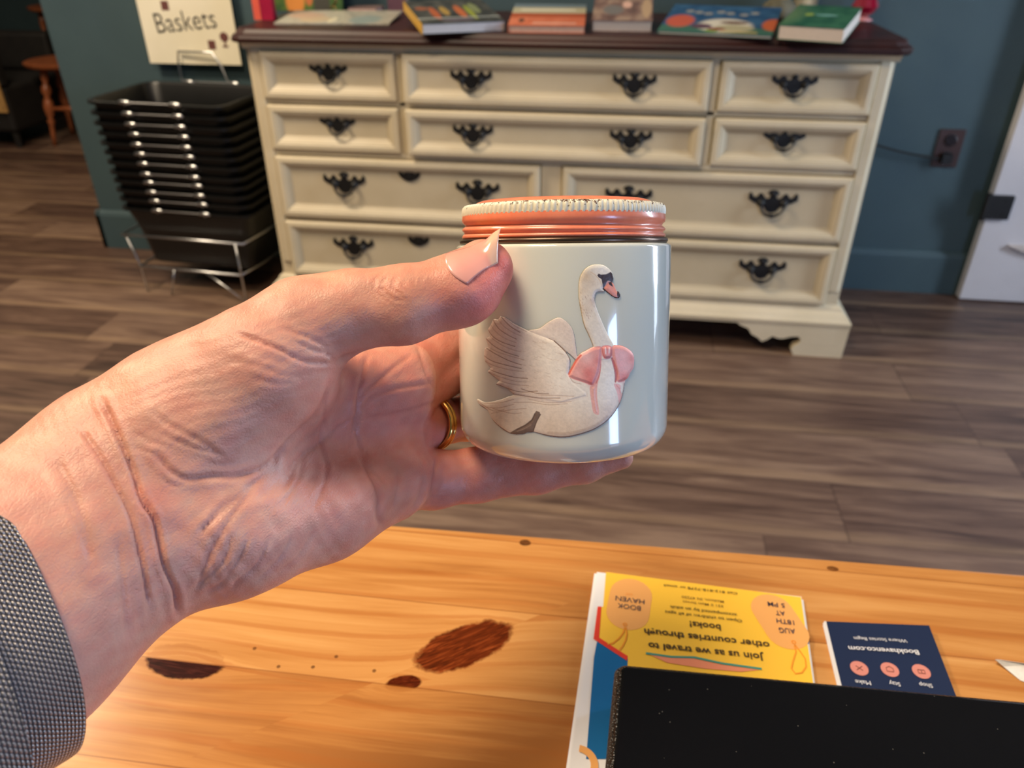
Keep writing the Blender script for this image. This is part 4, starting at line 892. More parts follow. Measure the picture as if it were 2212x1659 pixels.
stroke([(590, 1330), (565, 1385), (515, 1425), (445, 1460)], (92, 72, 62), .6, .7); stroke([(634, 1338), (602, 1400), (574, 1480)], (84, 62, 54), .6, .8); stroke([(383, 1490), (440, 1500), (570, 1482)], (70, 50, 44), .6, .8); stroke([(560, 1420), (500, 1455), (450, 1475)], (160, 140, 126), .6, .6)
PK = (232, 158, 148)
fill([(1100, 960), (1122, 910), (1112, 1020), (1092, 1100), (1090, 1200), (1106, 1325), (1085, 1338), (1058, 1318), (1045, 1250), (1030, 1120), (1060, 1090)], (232, 176, 162), 1.5)
fill([(1225, 1090), (1275, 1098), (1278, 1150), (1290, 1180), (1268, 1245), (1250, 1160)], (232, 178, 166), 1.5)
stroke([(1118, 930), (1108, 1010), (1080, 1085)], (206, 100, 90), .8, .8); stroke([(1245, 1100), (1270, 1130), (1275, 1160)], (220, 130, 118), .9, .6)
fill([(1125, 790), (1060, 790), (1000, 820), (950, 850), (905, 915), (860, 1012), (880, 1042), (940, 1065), (1000, 1085), (1050, 1102), (1080, 1062), (1110, 980), (1125, 880)], PK, 2.1)
fill([(1205, 790), (1280, 778), (1350, 810), (1388, 860), (1388, 950), (1360, 1000), (1330, 1052), (1256, 1076), (1240, 1000), (1215, 900)], PK, 2.1)
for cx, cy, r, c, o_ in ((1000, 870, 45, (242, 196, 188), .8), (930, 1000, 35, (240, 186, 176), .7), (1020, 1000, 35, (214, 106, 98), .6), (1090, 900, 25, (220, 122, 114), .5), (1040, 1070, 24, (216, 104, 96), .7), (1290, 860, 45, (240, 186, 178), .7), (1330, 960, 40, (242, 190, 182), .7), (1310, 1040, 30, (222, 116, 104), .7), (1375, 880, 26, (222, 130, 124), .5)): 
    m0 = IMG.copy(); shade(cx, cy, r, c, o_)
stroke([(862, 1008), (890, 955), (925, 895), (958, 858)], (196, 84, 72), 1.6, .85, .3); stroke([(1208, 882), (1228, 950), (1240, 1020), (1238, 1072)], (186, 72, 62), 1.5, .85, .4); stroke([(1222, 900), (1248, 980), (1246, 1060)], (204, 104, 92), .7, .7, .2)
fill([(1120, 792), (1165, 774), (1210, 790), (1215, 840), (1195, 880), (1150, 886), (1126, 850)], (228, 150, 142), 2.5)
for q in ([(1130, 800), (1135, 840), (1150, 878)], [(1160, 785), (1165, 840)], [(1200, 800), (1198, 850), (1185, 876)]): stroke(q, (204, 104, 98), .5, .6)
fill([(1150, 800), (1158, 790), (1160, 840), (1152, 846)], (246, 214, 206), 2.5); fill([(1180, 795), (1188, 792), (1186, 835), (1178, 838)], (246, 214, 206), 2.5)
IMG = IMG*1.12*(1+.10*vnoise(1, 6)[..., None]+.10*vnoise(2, 2)[..., None]); HGT = HGT+.10*vnoise(5, 3)
# wrap on the cylinder
dirs = CF+CR*((gx-1106)/FPX)[..., None]-CU*((gy-829.5)/FPX)[..., None]
oc = CP-JB; dperp = dirs-(dirs@JA)[..., None]*JA; operp = oc-(oc@JA)*JA
aa = (dperp**2).sum(-1); bb = (dperp@operp); cc = operp@operp-JR**2; tt = (-bb-np.sqrt(np.maximum(bb*bb-aa*cc, 0)))/aa
hit = oc+dirs*tt[..., None]; lx, ly, lz = hit@JX, hit@JY, hit@JA
th = np.arctan2(ly, lx); k = ALP > 0
ed = k.copy(); ed[1:-1, 1:-1] = k[1:-1, 1:-1] & k[:-2, 1:-1] & k[2:, 1:-1] & k[1:-1, :-2] & k[1:-1, 2:]
rr = JR+np.where(ed, .00016+.00022*np.clip(HGT, -.3, 3), -.00005)
VX = np.stack([rr*np.cos(th), rr*np.sin(th), lz], -1)
idx = -np.ones(k.shape, int); idx[k] = np.arange(k.sum())
q = np.stack([idx[:-1, :-1], idx[1:, :-1], idx[1:, 1:], idx[:-1, 1:]], -1).reshape(-1, 4); q = q[(q >= 0).all(1)]
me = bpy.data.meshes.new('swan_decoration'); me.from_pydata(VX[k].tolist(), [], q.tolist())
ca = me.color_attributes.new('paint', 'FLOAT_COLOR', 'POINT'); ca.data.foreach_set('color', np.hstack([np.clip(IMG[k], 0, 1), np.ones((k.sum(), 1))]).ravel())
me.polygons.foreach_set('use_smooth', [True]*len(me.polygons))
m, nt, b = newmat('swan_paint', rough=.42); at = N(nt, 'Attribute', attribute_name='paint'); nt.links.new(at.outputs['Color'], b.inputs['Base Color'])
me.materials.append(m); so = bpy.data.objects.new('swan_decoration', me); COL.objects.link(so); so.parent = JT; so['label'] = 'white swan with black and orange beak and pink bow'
# ------------------------------------------------------------------ hand
# worked out in metres in a frame whose axes are right, up and away
def hp(px, py, z): return np.array([(px-1106)*z/FPX, -(py-829.5)*z/FPX, z])
def toW(P): return CP+P[:, :1]*CR+P[:, 1:2]*CU+P[:, 2:3]*CF
def fromW(v): d = np.array(v)-CP; return np.array([d@CR, d@CU, d@CF])
jb = fromW(JB); ja = np.array([JA@CR, JA@CU, JA@CF])
def cone(P, a, b_, ra, rb):
    ab = b_-a; t = np.clip(((P-a)@ab)/(ab@ab), 0, 1); return np.sqrt(((P-a-t[:, None]*ab)**2).sum(1))-(ra+(rb-ra)*t)
def ell(P, c, r, R=None):
    q = (P-c) if R is None else (P-c)@R; k0 = np.sqrt(((q/r)**2).sum(1)); k1 = np.sqrt(((q/(r*r))**2).sum(1)); return k0*(k0-1)/np.maximum(k1, 1e-9)
def smin(a, b_, k): h = np.clip(k-np.abs(a-b_), 0, None)/k; return np.minimum(a, b_)-h*h*k*.25
mm = .001
PALM = [ # (a, b, ra, rb)
 ((265, 1004, .1905), (-60, 1250, .166), 19.5, 20.5), ((372, 1146, .190), (45, 1400, .166), 17.0, 18.5), ((318, 1070, .189), (-10, 1325, .165), 20.0, 21), ((-60, 1250, .166), (-330, 1450, .145), 20.5, 23), ((45, 1400, .166), (-230, 1610, .145), 18.5, 21),
 ((265, 1004, .1905), (440, 900, .196), 19.0, 18), ((372, 1146, .190), (520, 1130, .197), 17.0, 15.5),
 ((430, 880, .197), (860, 815, .2445), 15, 9.5), ((420, 960, .198), (866, 850, .249), 15, 10.2), ((430, 1040, .198), (852, 938, .250), 15, 10.0), ((470, 1120, .197), (866, 1030, .2475), 14.5, 10.5),
 ((505, 1145, .194), (700, 1095, .214), 15.5, 13.0), ((700, 1095, .214), (845, 1045, .236), 13.0, 10.5)]
THENAR = [((400, 905, .193), (560, 800, .195), 18.5, 15.5), ((560, 800, .195), (665, 705, .200), 14.5, 11.2), ((470, 930, .194), (640, 830, .204), 14.5, 10.0)]
THUMB = [((655, 700, .200), (760, 670, .2025), 11.6, 10.0), ((760, 670, .2025), (868, 659, .2045), 10.0, 9.9), ((868, 659, .2045), (985, 628, .2085), 9.9, 9.3), ((985, 628, .2085), (1040, 583, .2125), 9.4, 7.7), ((1020, 620, .2105), (1050, 580, .2125), 8.3, 6.6)]
FINGERS = [
 [(862, 812, .2450), (925, 765, .2600), (1000, 735, .2790), (1120, 715, .2900), (1260, 700, .2920), (1370, 690, .2800)],
 [(868, 855, .2500), (945, 808, .2640), (1015, 790, .2850), (1130, 775, .2970), (1280, 765, .2980), (1390, 755, .2850)],
 [(854, 938, .2510), (935, 914, .2640), (1010, 903, .2850), (1130, 875, .3005), (1280, 860, .3010), (1380, 850, .2880)],
 [(866, 1035, .2480), (935, 1036, .2550), (1030, 1026, .2600), (1160, 1018, .2605), (1262, 1003, .2600), (1342, 988, .2590)]]
FR = [[9.6, 8.6, 8.3, 7.9, 7.5, 6.8], [10, 8.8, 8.4, 8.0, 7.6, 6.9], [9.6, 8.4, 8.0, 7.7, 7.3, 6.6], [9.8, 9.4, 8.9, 7.3, 6.0, 4.0]]
def chain(P, pts, rs, k=3*mm):
    d = None
    for i in range(len(pts)-1):
        e = cone(P, hp(*pts[i]), hp(*pts[i+1]), rs[i]*mm, rs[i+1]*mm); d = e if d is None else smin(d, e, k)
    return d
def sdf(P):
    d = None
    for a, b_, ra, rb in PALM:
        e = cone(P, hp(*a), hp(*b_), ra*mm, rb*mm); d = e if d is None else smin(d, e, 9*mm)
    t = None
    for a, b_, ra, rb in THENAR:
        e = cone(P, hp(*a), hp(*b_), ra*mm, rb*mm); t = e if t is None else smin(t, e, 8*mm)
    d = smin(d, t, 7*mm)
    t = None
    for a, b_, ra, rb in THUMB:
        e = cone(P, hp(*a), hp(*b_), ra*mm, rb*mm); t = e if t is None else smin(t, e, 4*mm)
    d = smin(d, t, 6*mm)
    # hollow of the palm
    f = None
    for pts, rs in zip(FINGERS, FR):
        e = chain(P, pts, rs); f = e if f is None else smin(f, e, 1.2*mm)
    d = smin(d, f, 3.5*mm)
    # flesh flattens against the jar
    q = P-jb; h = q@ja; rad = np.sqrt(np.maximum((q*q).sum(1)-h*h, 0))
    jd = np.maximum(np.maximum(rad-(JR+.00035), h-(HB+.0145)), -h-.0002)
    return np.maximum(d, -jd)
def build_hand():
    lo = np.array([-.135, -.125, .118]); hi = np.array([.062, .060, .318]); cs = 4.2*mm; fsn = 6; fs = cs/fsn
    n = np.ceil((hi-lo)/cs).astype(int); ax = [lo[i]+cs*(np.arange(n[i])+.5) for i in range(3)]
    G = np.stack(np.meshgrid(*ax, indexing='ij'), -1).reshape(-1, 3); d = sdf(G).reshape(n)
    act = np.abs(d) < cs*1.35+1*mm
    N_ = n*fsn; V = np.repeat(np.repeat(np.repeat(np.where(d > 0, 1., -1.).astype(np.float32), fsn, 0), fsn, 1), fsn, 2)
    bi = np.argwhere(act); o = np.stack(np.meshgrid(*[np.arange(fsn)]*3, indexing='ij'), -1).reshape(-1, 3)
    for s in range(0, len(bi), 4000):
        I = (bi[s:s+4000, None, :]*fsn+o[None]).reshape(-1, 3); P = lo+fs*(I+.5); V[I[:, 0], I[:, 1], I[:, 2]] = sdf(P)
    # naive surface nets
    S = V < 0; c = [S[i:N_[0]-1+i, j:N_[1]-1+j, k:N_[2]-1+k] for i in (0, 1) for j in (0, 1) for k in (0, 1)]
    cnt = sum(x.astype(np.int8) for x in c); cell = (cnt > 0) & (cnt < 8); ci = np.argwhere(cell); vid = -np.ones(cell.shape, np.int32); vid[cell] = np.arange(len(ci))
    acc = np.zeros((len(ci), 3)); num = np.zeros(len(ci)); cor = [(i, j, k) for i in (0, 1) for j in (0, 1) for k in (0, 1)]
    for a in cor:
        for axn in range(3):
            if a[axn]: continue
            b2 = list(a); b2[axn] = 1; A = ci+a; B2 = ci+b2; va = V[A[:, 0], A[:, 1], A[:, 2]]; vb = V[B2[:, 0], B2[:, 1], B2[:, 2]]
            x = (va < 0) != (vb < 0); t = np.where(x, va/np.where(x, va-vb, 1), 0); p = np.array(a, float)+0*ci; p[:, axn] += t; acc += p*x[:, None]; num += x
    P = lo+fs*(ci+acc/num[:, None]+.5); F = []
    for axn in range(3):
        u, v = [(1, 2), (2, 0), (0, 1)][axn]
        sl0 = [slice(None)]*3; sl1 = [slice(None)]*3; sl0[axn] = slice(0, -1); sl1[axn] = slice(1, None)
        E = np.argwhere(S[tuple(sl0)] != S[tuple(sl1)]); E = E[(E[:, u] > 0) & (E[:, v] > 0) & (E[:, u] < N_[u]-1) & (E[:, v] < N_[v]-1)]
        du_ = np.zeros(3, int); du_[u] = 1; dv_ = np.zeros(3, int); dv_[v] = 1
        q = [vid[tuple((E-x).T)] for x in (0*du_, du_, du_+dv_, dv_)]; Q = np.stack(q, 1)
        flip = S[tuple(E.T)]; Q[flip] = Q[flip][:, ::-1]; F.append(Q[(Q >= 0).all(1)])
    F = np.vstack(F)[:, ::-1]
    def grad(P):
        e = .25*mm; g = np.stack([sdf(P+np.eye(3)[i]*e)-sdf(P-np.eye(3)[i]*e) for i in range(3)], 1); return g/np.maximum(np.linalg.norm(g, axis=1, keepdims=True), 1e-9)
    g = grad(P); P = P-g*np.clip(sdf(P), -fs, fs)[:, None]
    return P, F, g
HPt, HF, HG = build_hand()
PX = 1106+FPX*HPt[:, 0]/HPt[:, 2]; PY = 829.5-FPX*HPt[:, 1]/HPt[:, 2]
view = HPt/np.linalg.norm(HPt, axis=1, keepdims=True); facing = np.clip(-(HG*view).sum(1)*3, 0, 1); near = (HPt[:, 2] < .252)
# creases: (points, width px, depth mm, redness)
def C5(l): return [(400+x/2.304, 440+y/2.304) for x, y in l]
def C66(l): return [(x/1.73, 700+y/1.73) for x, y in l]
CREASE = [
 (C66([(385, 290), (440, 410), (500, 560), (530, 660), (575, 730), (592, 800), (612, 900), (655, 1000), (662, 1085)]), 4.5, 1.6, 1.0),
 (C66([(300, 390), (370, 490), (430, 600), (480, 700), (500, 770), (530, 900), (560, 1060)]), 4.5, .9, .6),
 (C66([(200, 500), (270, 620), (320, 760), (340, 900)]), 9, .6, .25), (C66([(240, 660), (290, 760), (330, 860)]), 4, .3, .2),
 (C66([(440, 800), (450, 900), (465, 1050), (470, 1150)]), 6, .4, .2),
 (C66([(540, 640), (560, 690), (540, 680)]), 4, .6, .8),
 (C66([(570, 330), (640, 380), (700, 410), (770, 450), (830, 490)]), 4, .5, .4), (C66([(600, 410), (700, 450), (790, 480), (830, 495)]), 3.5, .4, .3),
 (C66([(590, 490), (640, 550), (700, 580), (780, 570), (880, 570), (960, 545), (1050, 480)]), 5, .8, .6),
 (C66([(600, 560), (640, 600), (700, 600)]), 3.5, .4, .4), (C66([(480, 460), (560, 480), (620, 520)]), 3.5, .3, .3), (C66([(500, 400), (560, 440), (640, 460)]), 3.5, .3, .2),
 (C66([(880, 640), (820, 690), (770, 760), (745, 800)]), 5, .5, .4), (C66([(960, 600), (880, 700), (800, 830), (750, 950), (730, 1000)]), 5, .5, .4), (C66([(1150, 470), (1090, 560), (1060, 640)]), 5, .45, .4),
 (C66([(860, 790), (840, 880), (780, 940), (730, 990)]), 4, .5, .2), (C66([(930, 780), (900, 870), (850, 930)]), 4, .45, .2), (C66([(850, 930), (830, 970), (770, 1000)]), 3.5, .5, .2), (C66([(1010, 800), (960, 900), (900, 950), (860, 1000)]), 4, .45, .2), (C66([(1100, 780), (1040, 880), (960, 960)]), 4, .4, .2), (C66([(1180, 760), (1110, 870), (1040, 930)]), 4, .35, .2),
 (C5([(250, 640), (360, 680), (470, 725), (560, 770), (640, 790), (740, 792)]), 3.5, .8, .8), (C5([(540, 680), (620, 720), (700, 745), (745, 785)]), 3, .6, .6), (C5([(480, 620), (600, 660), (680, 700), (720, 745)]), 4, .5, .5), (C5([(740, 790), (800, 760), (860, 740)]), 4, .7, .6),
 (C5([(200, 780), (350, 800), (480, 850), (600, 860)]), 6, .35, .25), (C5([(330, 860), (430, 890), (560, 890)]), 5, .3, .2), (C5([(300, 740), (400, 770), (500, 800)]), 5, .3, .2),
 (C5([(720, 900), (690, 980), (640, 1060), (560, 1140), (480, 1220), (430, 1320)]), 5, .8, .55),
 (C5([(910, 740), (880, 860), (860, 960), (855, 1060), (840, 1160)]), 4, .6, .6), (C5([(855, 1060), (780, 1110), (690, 1180), (600, 1240), (500, 1330)]), 3.5, .5, .5),
 (C5([(1140, 740), (1060, 800), (960, 880), (890, 940), (860, 1010)]), 4, .5, .55), (C5([(1240, 890), (1130, 905), (1020, 925), (930, 965), (870, 1030)]), 4, .6, .6), (C5([(1290, 980), (1180, 1010), (1080, 1040), (980, 1060), (900, 1070)]), 5, .5, .5),
 (C5([(690, 1060), (680, 1180), (710, 1290), (690, 1400), (640, 1520)]), 4, .4, .35), (C5([(700, 960), (690, 1060), (720, 1150)]), 3, .3, .4),
 (C5([(880, 1220), (920, 1330), (965, 1450), (960, 1560), (1000, 1610)]), 5.5, .9, .8), (C5([(900, 1280), (960, 1350), (1000, 1430)]), 3.5, .4, .5), (C5([(860, 1060), (870, 1150), (900, 1230)]), 3.5, .5, .6),
 (C5([(1190, 1330), (1170, 1420), (1110, 1530)]), 5, .5, .4), (C5([(1060, 1300), (1050, 1420), (1010, 1540)]), 4, .35, .3), (C5([(600, 1240), (560, 1380), (480, 1500)]), 4, .4, .3), (C5([(430, 1320), (330, 1400), (180, 1540), (60, 1640)]), 5, .5, .3),
 (C5([(1255, 1250), (1235, 1360), (1215, 1470)]), 3.5, .7, .7), (C5([(1150, 690), (1180, 780), (1210, 880), (1240, 930)]), 3.5, .5, .5),
 (C5([(1020, 355), (975, 395), (990, 440), (1050, 475), (1120, 480)]), 2.2, 0.56, 0.49), (C5([(1060, 365), (1030, 400), (1050, 440), (1100, 460)]), 2.2, 0.60, 0.49), (C5([(1110, 370), (1085, 400), (1090, 430), (1130, 445)]), 2.2, 0.52, 0.42), (C5([(1150, 360), (1130, 400), (1140, 435)]), 2, 0.44, 0.42), (C5([(980, 350), (940, 385), (945, 430), (990, 470), (1040, 500)]), 2.2, 0.44, 0.35), (C5([(1190, 350), (1170, 400), (1175, 440)]), 2, 0.36, 0.28), (C5([(1240, 340), (1225, 380), (1230, 420)]), 2, 0.30, 0.21),
]
for x in range(1300, 1340, 40): pass
def lowfreq(seed, sc, n=6):
    r = np.random.default_rng(seed); o = np.zeros(len(HPt))
    for i in range(n):
        kx = r.normal(0, 1, 3)/sc; o += np.sin(HPt@kx*2*PI+r.uniform(0, 6.28))
    return o/n**.5
disp = np.zeros(len(HPt)); red = np.zeros(len(HPt))
def seg_d(pl):
    d = np.full(len(HPt), 1e9)
    for i in range(len(pl)-1):
        a, b_ = pl[i], pl[i+1]; ab = b_-a; t = np.clip(((PX-a[0])*ab[0]+(PY-a[1])*ab[1])/(ab@ab+1e-9), 0, 1)
        s = 1.0
        d = np.minimum(d, np.hypot(PX-a[0]-t*ab[0], PY-a[1]-t*ab[1]))
    return d
vis = facing*near
warp = 2.2*np.sin(PX*.09+1.3*np.sin(PY*.05))+1.5*np.sin(PY*.13)
for pts, wpx, dep, rd in CREASE:
    pl = cr(pts, 5, False); d = seg_d(pl)+0*warp
    ends = np.minimum(np.hypot(PX-pl[0][0], PY-pl[0][1]), np.hypot(PX-pl[-1][0], PY-pl[-1][1])); fade = np.clip(ends/22, .15, 1)
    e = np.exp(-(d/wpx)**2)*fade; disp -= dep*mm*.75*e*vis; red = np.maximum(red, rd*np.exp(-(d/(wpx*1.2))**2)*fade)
    disp += dep*mm*.22*np.exp(-((d-wpx*3)/(wpx*1.6))**2)*fade*vis    # soft fold beside each crease
# tendons at the wrist and skin folds along the heel of the hand
for pts, wpx, h in (([(60, 1200), (200, 1130), (330, 1110)], 34, .25), ([(150, 1330), (270, 1250), (370, 1200)], 30, .2)): disp += h*mm*np.exp(-(seg_d(np.array(pts, float))/wpx)**2)*vis
u_ = PX*.80-PY*.60; v_ = PX*.6+PY*.8   # fine lengthwise rippling of the skin over wrist and thenar
def ripple(cx, cy, r, ang, per, amp, wob=1.0):
    c_, s_ = math.cos(ang), math.sin(ang); q = (PX-cx)*c_+(PY-cy)*s_; o = (PX-cx)*-s_+(PY-cy)*c_
    return amp*mm*np.sin(q*2*PI/per+1.4*np.sin(o*.03)+1.1*np.sin(q*.041+o*.023))*np.exp(-((PX-cx)**2+(PY-cy)**2)/(2*r*r))
disp += vis*(ripple(450, 860, 110, 1.25, 26, .07)+ripple(170, 930, 110, -.35, 24, .05)+ripple(470, 1230, 90, -.7, 34, .09)+ripple(700, 1120, 90, -.75, 38, .08)+ripple(300, 1300, 80, -.3, 30, .07)+ripple(650, 730, 60, 1.2, 22, .08)+ripple(560, 1080, 100, .9, 44, .08)+ripple(1030, 620, 40, -.8, 7, .03)+ripple(1060, 1060, 60, .1, 50, .1))
disp += .12*mm*lowfreq(5, .014)*vis
# soft relief of the palm: pads and hollow
def pad(cx, cy, rx, ry, ang, h):
    c_, s_ = math.cos(ang), math.sin(ang); q = ((PX-cx)*c_+(PY-cy)*s_)/rx; o = (-(PX-cx)*s_+(PY-cy)*c_)/ry; return h*mm*np.exp(-(q*q+o*o))
disp += vis*(pad(780, 960, 120, 60, -.3, -1.6)+pad(870, 1060, 50, 45, 0, .8)+pad(880, 960, 40, 30, 0, .5)+pad(870, 850, 40, 35, 0, .5)+pad(500, 900, 90, 70, -.4, .8))
P2 = HPt+HG*disp[:, None]
# skin tint, painted where skin is redder or paler, plus shade on the far fingers
skin = np.ones((len(HPt), 3))*lin((212, 154, 132))
def tint(cx, cy, r, col, op, zmin=0, zmax=9):
    global skin
    a = np.exp(-((PX-cx)**2+(PY-cy)**2)/(2*r*r))*op*((HPt[:, 2] > zmin) & (HPt[:, 2] < zmax)); skin = skin*(1-a[:, None])+lin(col)*a[:, None]
for t_ in ((850, 900, 110, (206, 126, 112), .75), (760, 860, 70, (214, 140, 122), .5), (940, 1080, 60, (212, 134, 116), .6), (1100, 1050, 120, (214, 134, 118), .6), (760, 1010, 90, (218, 146, 128), .5), (840, 1100, 50, (222, 150, 124), .5), (700, 1080, 60, (216, 146, 130), .4), (330, 1085, 30, (206, 122, 104), .55), (480, 900, 90, (196, 156, 138), .35), (510, 1150, 90, (222, 172, 156), .4), (800, 640, 90, (214, 152, 122), .35), (300, 860, 110, (212, 156, 130), .3)): tint(*t_)
for t_ in ((1060, 640, 46, (232, 116, 104), .8), (1090, 580, 34, (236, 112, 98), .85), (1000, 670, 50, (226, 132, 120), .5), (880, 625, 40, (206, 134, 102), .5), (960, 600, 30, (218, 138, 108), .5), (700, 620, 80, (212, 152, 118), .3)): tint(*t_, 0, .225)
for t_ in ((930, 780, 70, (196, 112, 96), .7), (950, 900, 60, (196, 112, 96), .7)): tint(*t_, .245, .4)  # shade on the fingers set back behind the palm, put into their colour
skin *= (1+.05*lowfreq(1, .02)+.04*lowfreq(2, .007))[:, None]*np.array([1, 1, 1]); skin[:, 1:] *= (1-.05*lowfreq(3, .011))[:, None]
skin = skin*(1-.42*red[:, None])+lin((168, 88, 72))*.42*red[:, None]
me = bpy.data.meshes.new('hand'); WV = toW(P2); HO = WV.mean(0); me.vertices.add(len(WV)); me.vertices.foreach_set('co', (WV-HO).ravel())
me.loops.add(HF.size); me.loops.foreach_set('vertex_index', HF.ravel().astype(np.int32)); me.polygons.add(len(HF)); me.polygons.foreach_set('loop_start', np.arange(0, HF.size, 4, dtype=np.int32))
me.update(calc_edges=True); me.validate(); me.polygons.foreach_set('use_smooth', [True]*len(me.polygons))
ca = me.color_attributes.new('skin', 'FLOAT_COLOR', 'POINT'); ca.data.foreach_set('color', np.hstack([np.clip(skin, 0, 1), np.ones((len(skin), 1))]).ravel())
def skin_mat():
    m, nt, b = newmat('skin', rough=.46, Subsurface_Weight=.22, Subsurface_Scale=.004, Specular_IOR_Level=.42); b.inputs['Subsurface Radius'].default_value = (1, .35, .2)
    co = objco(nt); at = N(nt, 'Attribute', attribute_name='skin').outputs['Color']
    n1 = noise(nt, co, 420, 4, .65); n2 = noise(nt, co, 120, 4, .6)
    c = mix(nt, math_(nt, 'MULTIPLY', ramp(nt, n2, [(.40, (0, 0, 0)), (.72, (255, 255, 255))]), .25), at, s2l((198, 112, 92)))
    nt.links.new(c, b.inputs['Base Color'])
    vo = N(nt, 'TexVoronoi', {'Vector': mapping(nt, co, (1, 1, 1)), 'Scale': 1100.0}, feature='DISTANCE_TO_EDGE').outputs[0]
    wv = noise(nt, mapping(nt, co, (900, 260, 900), rot=(.3, .5, .65)), 1, 3, .6)
    wv2 = noise(nt, mapping(nt, co, (300, 90, 300), rot=(.3, .5, -.3)), 1, 4, .6)
    h = math_(nt, 'ADD', math_(nt, 'MULTIPLY', math_(nt, 'MINIMUM', vo, .25), .6), math_(nt, 'ADD', math_(nt, 'MULTIPLY', wv, .5), math_(nt, 'ADD', math_(nt, 'MULTIPLY', n1, .3), math_(nt, 'MULTIPLY', wv2, 1.2))))
    bump(nt, b, h, .55, .0004); return m
M_SKIN = skin_mat(); me.materials.append(M_SKIN)
PER = bpy.data.objects.new('person', me); COL.objects.link(PER); PER.location = HO
tag(PER, 'left hand and wrist holding the swan jar between thumb and fingers', 'person')
bpy.context.view_layer.update()
def hbuild(vs, fs, name, mat, smooth=True, parent=PER, col=None):
    mb = MB(); mb.add(toW(np.array(vs)), fs); o = mb.build(name, mat, smooth=smooth); 
    if parent: setp(o, parent)
    return o
# thumb nail: four corners, arched across, then settled on the flesh
nA, nB, nC_, nD = hp(970, 573, .2060), hp(1006, 616, .2000), hp(1082, 490, .2085), hp(1076, 566, .2050)
NU, NV = 24, 24; nd = (nC_+nD-nA-nB); nd /= np.linalg.norm(nd); no = np.cross(nB-nA, nd); no /= np.linalg.norm(no); no = -no if no[2] > 0 else no
uu, vv = np.meshgrid(np.linspace(0, 1, NU+1), np.linspace(0, 1, NV+1), indexing='ij'); uu, vv = uu.ravel()[:, None], vv.ravel()[:, None]
NP = (nA*(1-vv)+nB*vv)*(1-uu)+(nC_*(1-vv)+nD*vv)*uu+no*(.0018-.0004*uu)*4*vv*(1-vv)-nd*(.0022*4*vv*(1-vv))*(1-uu)-nd*.0012*(4*vv*(1-vv)-1+vv*.5)*uu*0+no*.0006*4*uu*(1-uu)
def _g(P): e = 1e-4; g = np.stack([sdf(P+np.eye(3)[i]*e)-sdf(P-np.eye(3)[i]*e) for i in range(3)], 1); return g/np.maximum(np.linalg.norm(g, axis=1, keepdims=True), 1e-9)
_wt = np.clip((.86-uu)/.25, 0, 1); _wt = _wt*_wt*(3-2*_wt)
_c = _g(NP)*(.00024-sdf(NP))[:, None]; _m = _c[(uu[:, 0] > .5) & (uu[:, 0] < .7)].mean(0)
NP = NP+_c*_wt+_m*(1-_wt)
vs = NP
fs = [(i*(NV+1)+j, i*(NV+1)+j+1, (i+1)*(NV+1)+j+1, (i+1)*(NV+1)+j) for i in range(NU) for j in range(NV)]
nail = hbuild(vs, fs, 'thumb_nail', None)
m, nt, b = newmat('nail', (232, 168, 150), .22, Coat_Weight=.6, Coat_Roughness=.1); 
ca = nail.data.color_attributes.new('nailc', 'FLOAT_COLOR', 'POINT'); cols = []
for i in range(NU+1):
    for j in range(NV+1):
        u0 = i/NU; v = j/NV*2-1; tip = min(max((u0-.74-.05*v*v)*14, 0), 1); lun = math.exp(-((u0/.14)**2))*max(0, 1-abs(v)*1.2)
        c = lin((236, 164, 146))*(1-lun*.4)+lin((244, 206, 194))*lun*.4; c = c*(1-tip)+lin((238, 190, 160))*tip; cols += [*c, 1]
ca.data.foreach_set('color', cols); nt.links.new(N(nt, 'Attribute', attribute_name='nailc').outputs['Color'], b.inputs['Base Color']); bump(nt, b, noise(nt, mapping(nt, objco(nt), (400, 400, 400)), 1, 2, .5), .1, .0002)
nail.data.materials.clear(); nail.data.materials.append(m); so_ = nail.modifiers.new('s', 'SOLIDIFY'); so_.thickness = .0002; so_.offset = -1; nail['label'] = 'long natural thumb nail with a pale free edge'
# gold wedding band and the plain band beside it
rc = hp(930, 914, .2612); rd_ = hp(1010, 903, .2850)-hp(935, 914, .2640); rd_ /= np.linalg.norm(rd_)
e1 = np.cross(rd_, [0, 0, 1]); e1 /= np.linalg.norm(e1); e2 = np.cross(rd_, e1)
def band(off, R_, wd, th_, name, mat, parent=PER):
    vs = []; n_ = 64; sec = [(-wd, 0), (-wd*.95, th_*.6), (-wd*.6, th_), (-wd*.15, th_*.95), (0, th_*.45), (wd*.15, th_*.95), (wd*.6, th_), (wd*.95, th_*.6), (wd, 0), (wd*.8, -th_*.3), (-wd*.8, -th_*.3)]
    for i in range(n_):
        a = i*2*PI/n_
        for s, r in sec: vs.append(rc+rd_*(off+s)+(e1*math.cos(a)+e2*math.sin(a))*(R_+r))
    k = len(sec); fs = [(i*k+t, i*k+(t+1) % k, ((i+1) % n_)*k+(t+1) % k, ((i+1) % n_)*k+t) for i in range(n_) for t in range(k)]
    return hbuild(vs, fs, name, mat, parent=parent)
M_GOLD = newmat('gold', (232, 190, 108), .16, Metallic=1.0)[0]
RG = band(.0, .0087, .0021, .0011, 'wedding_ring', M_GOLD, None); tag(RG, 'thin gold ring on the finger behind the jar', 'ring')
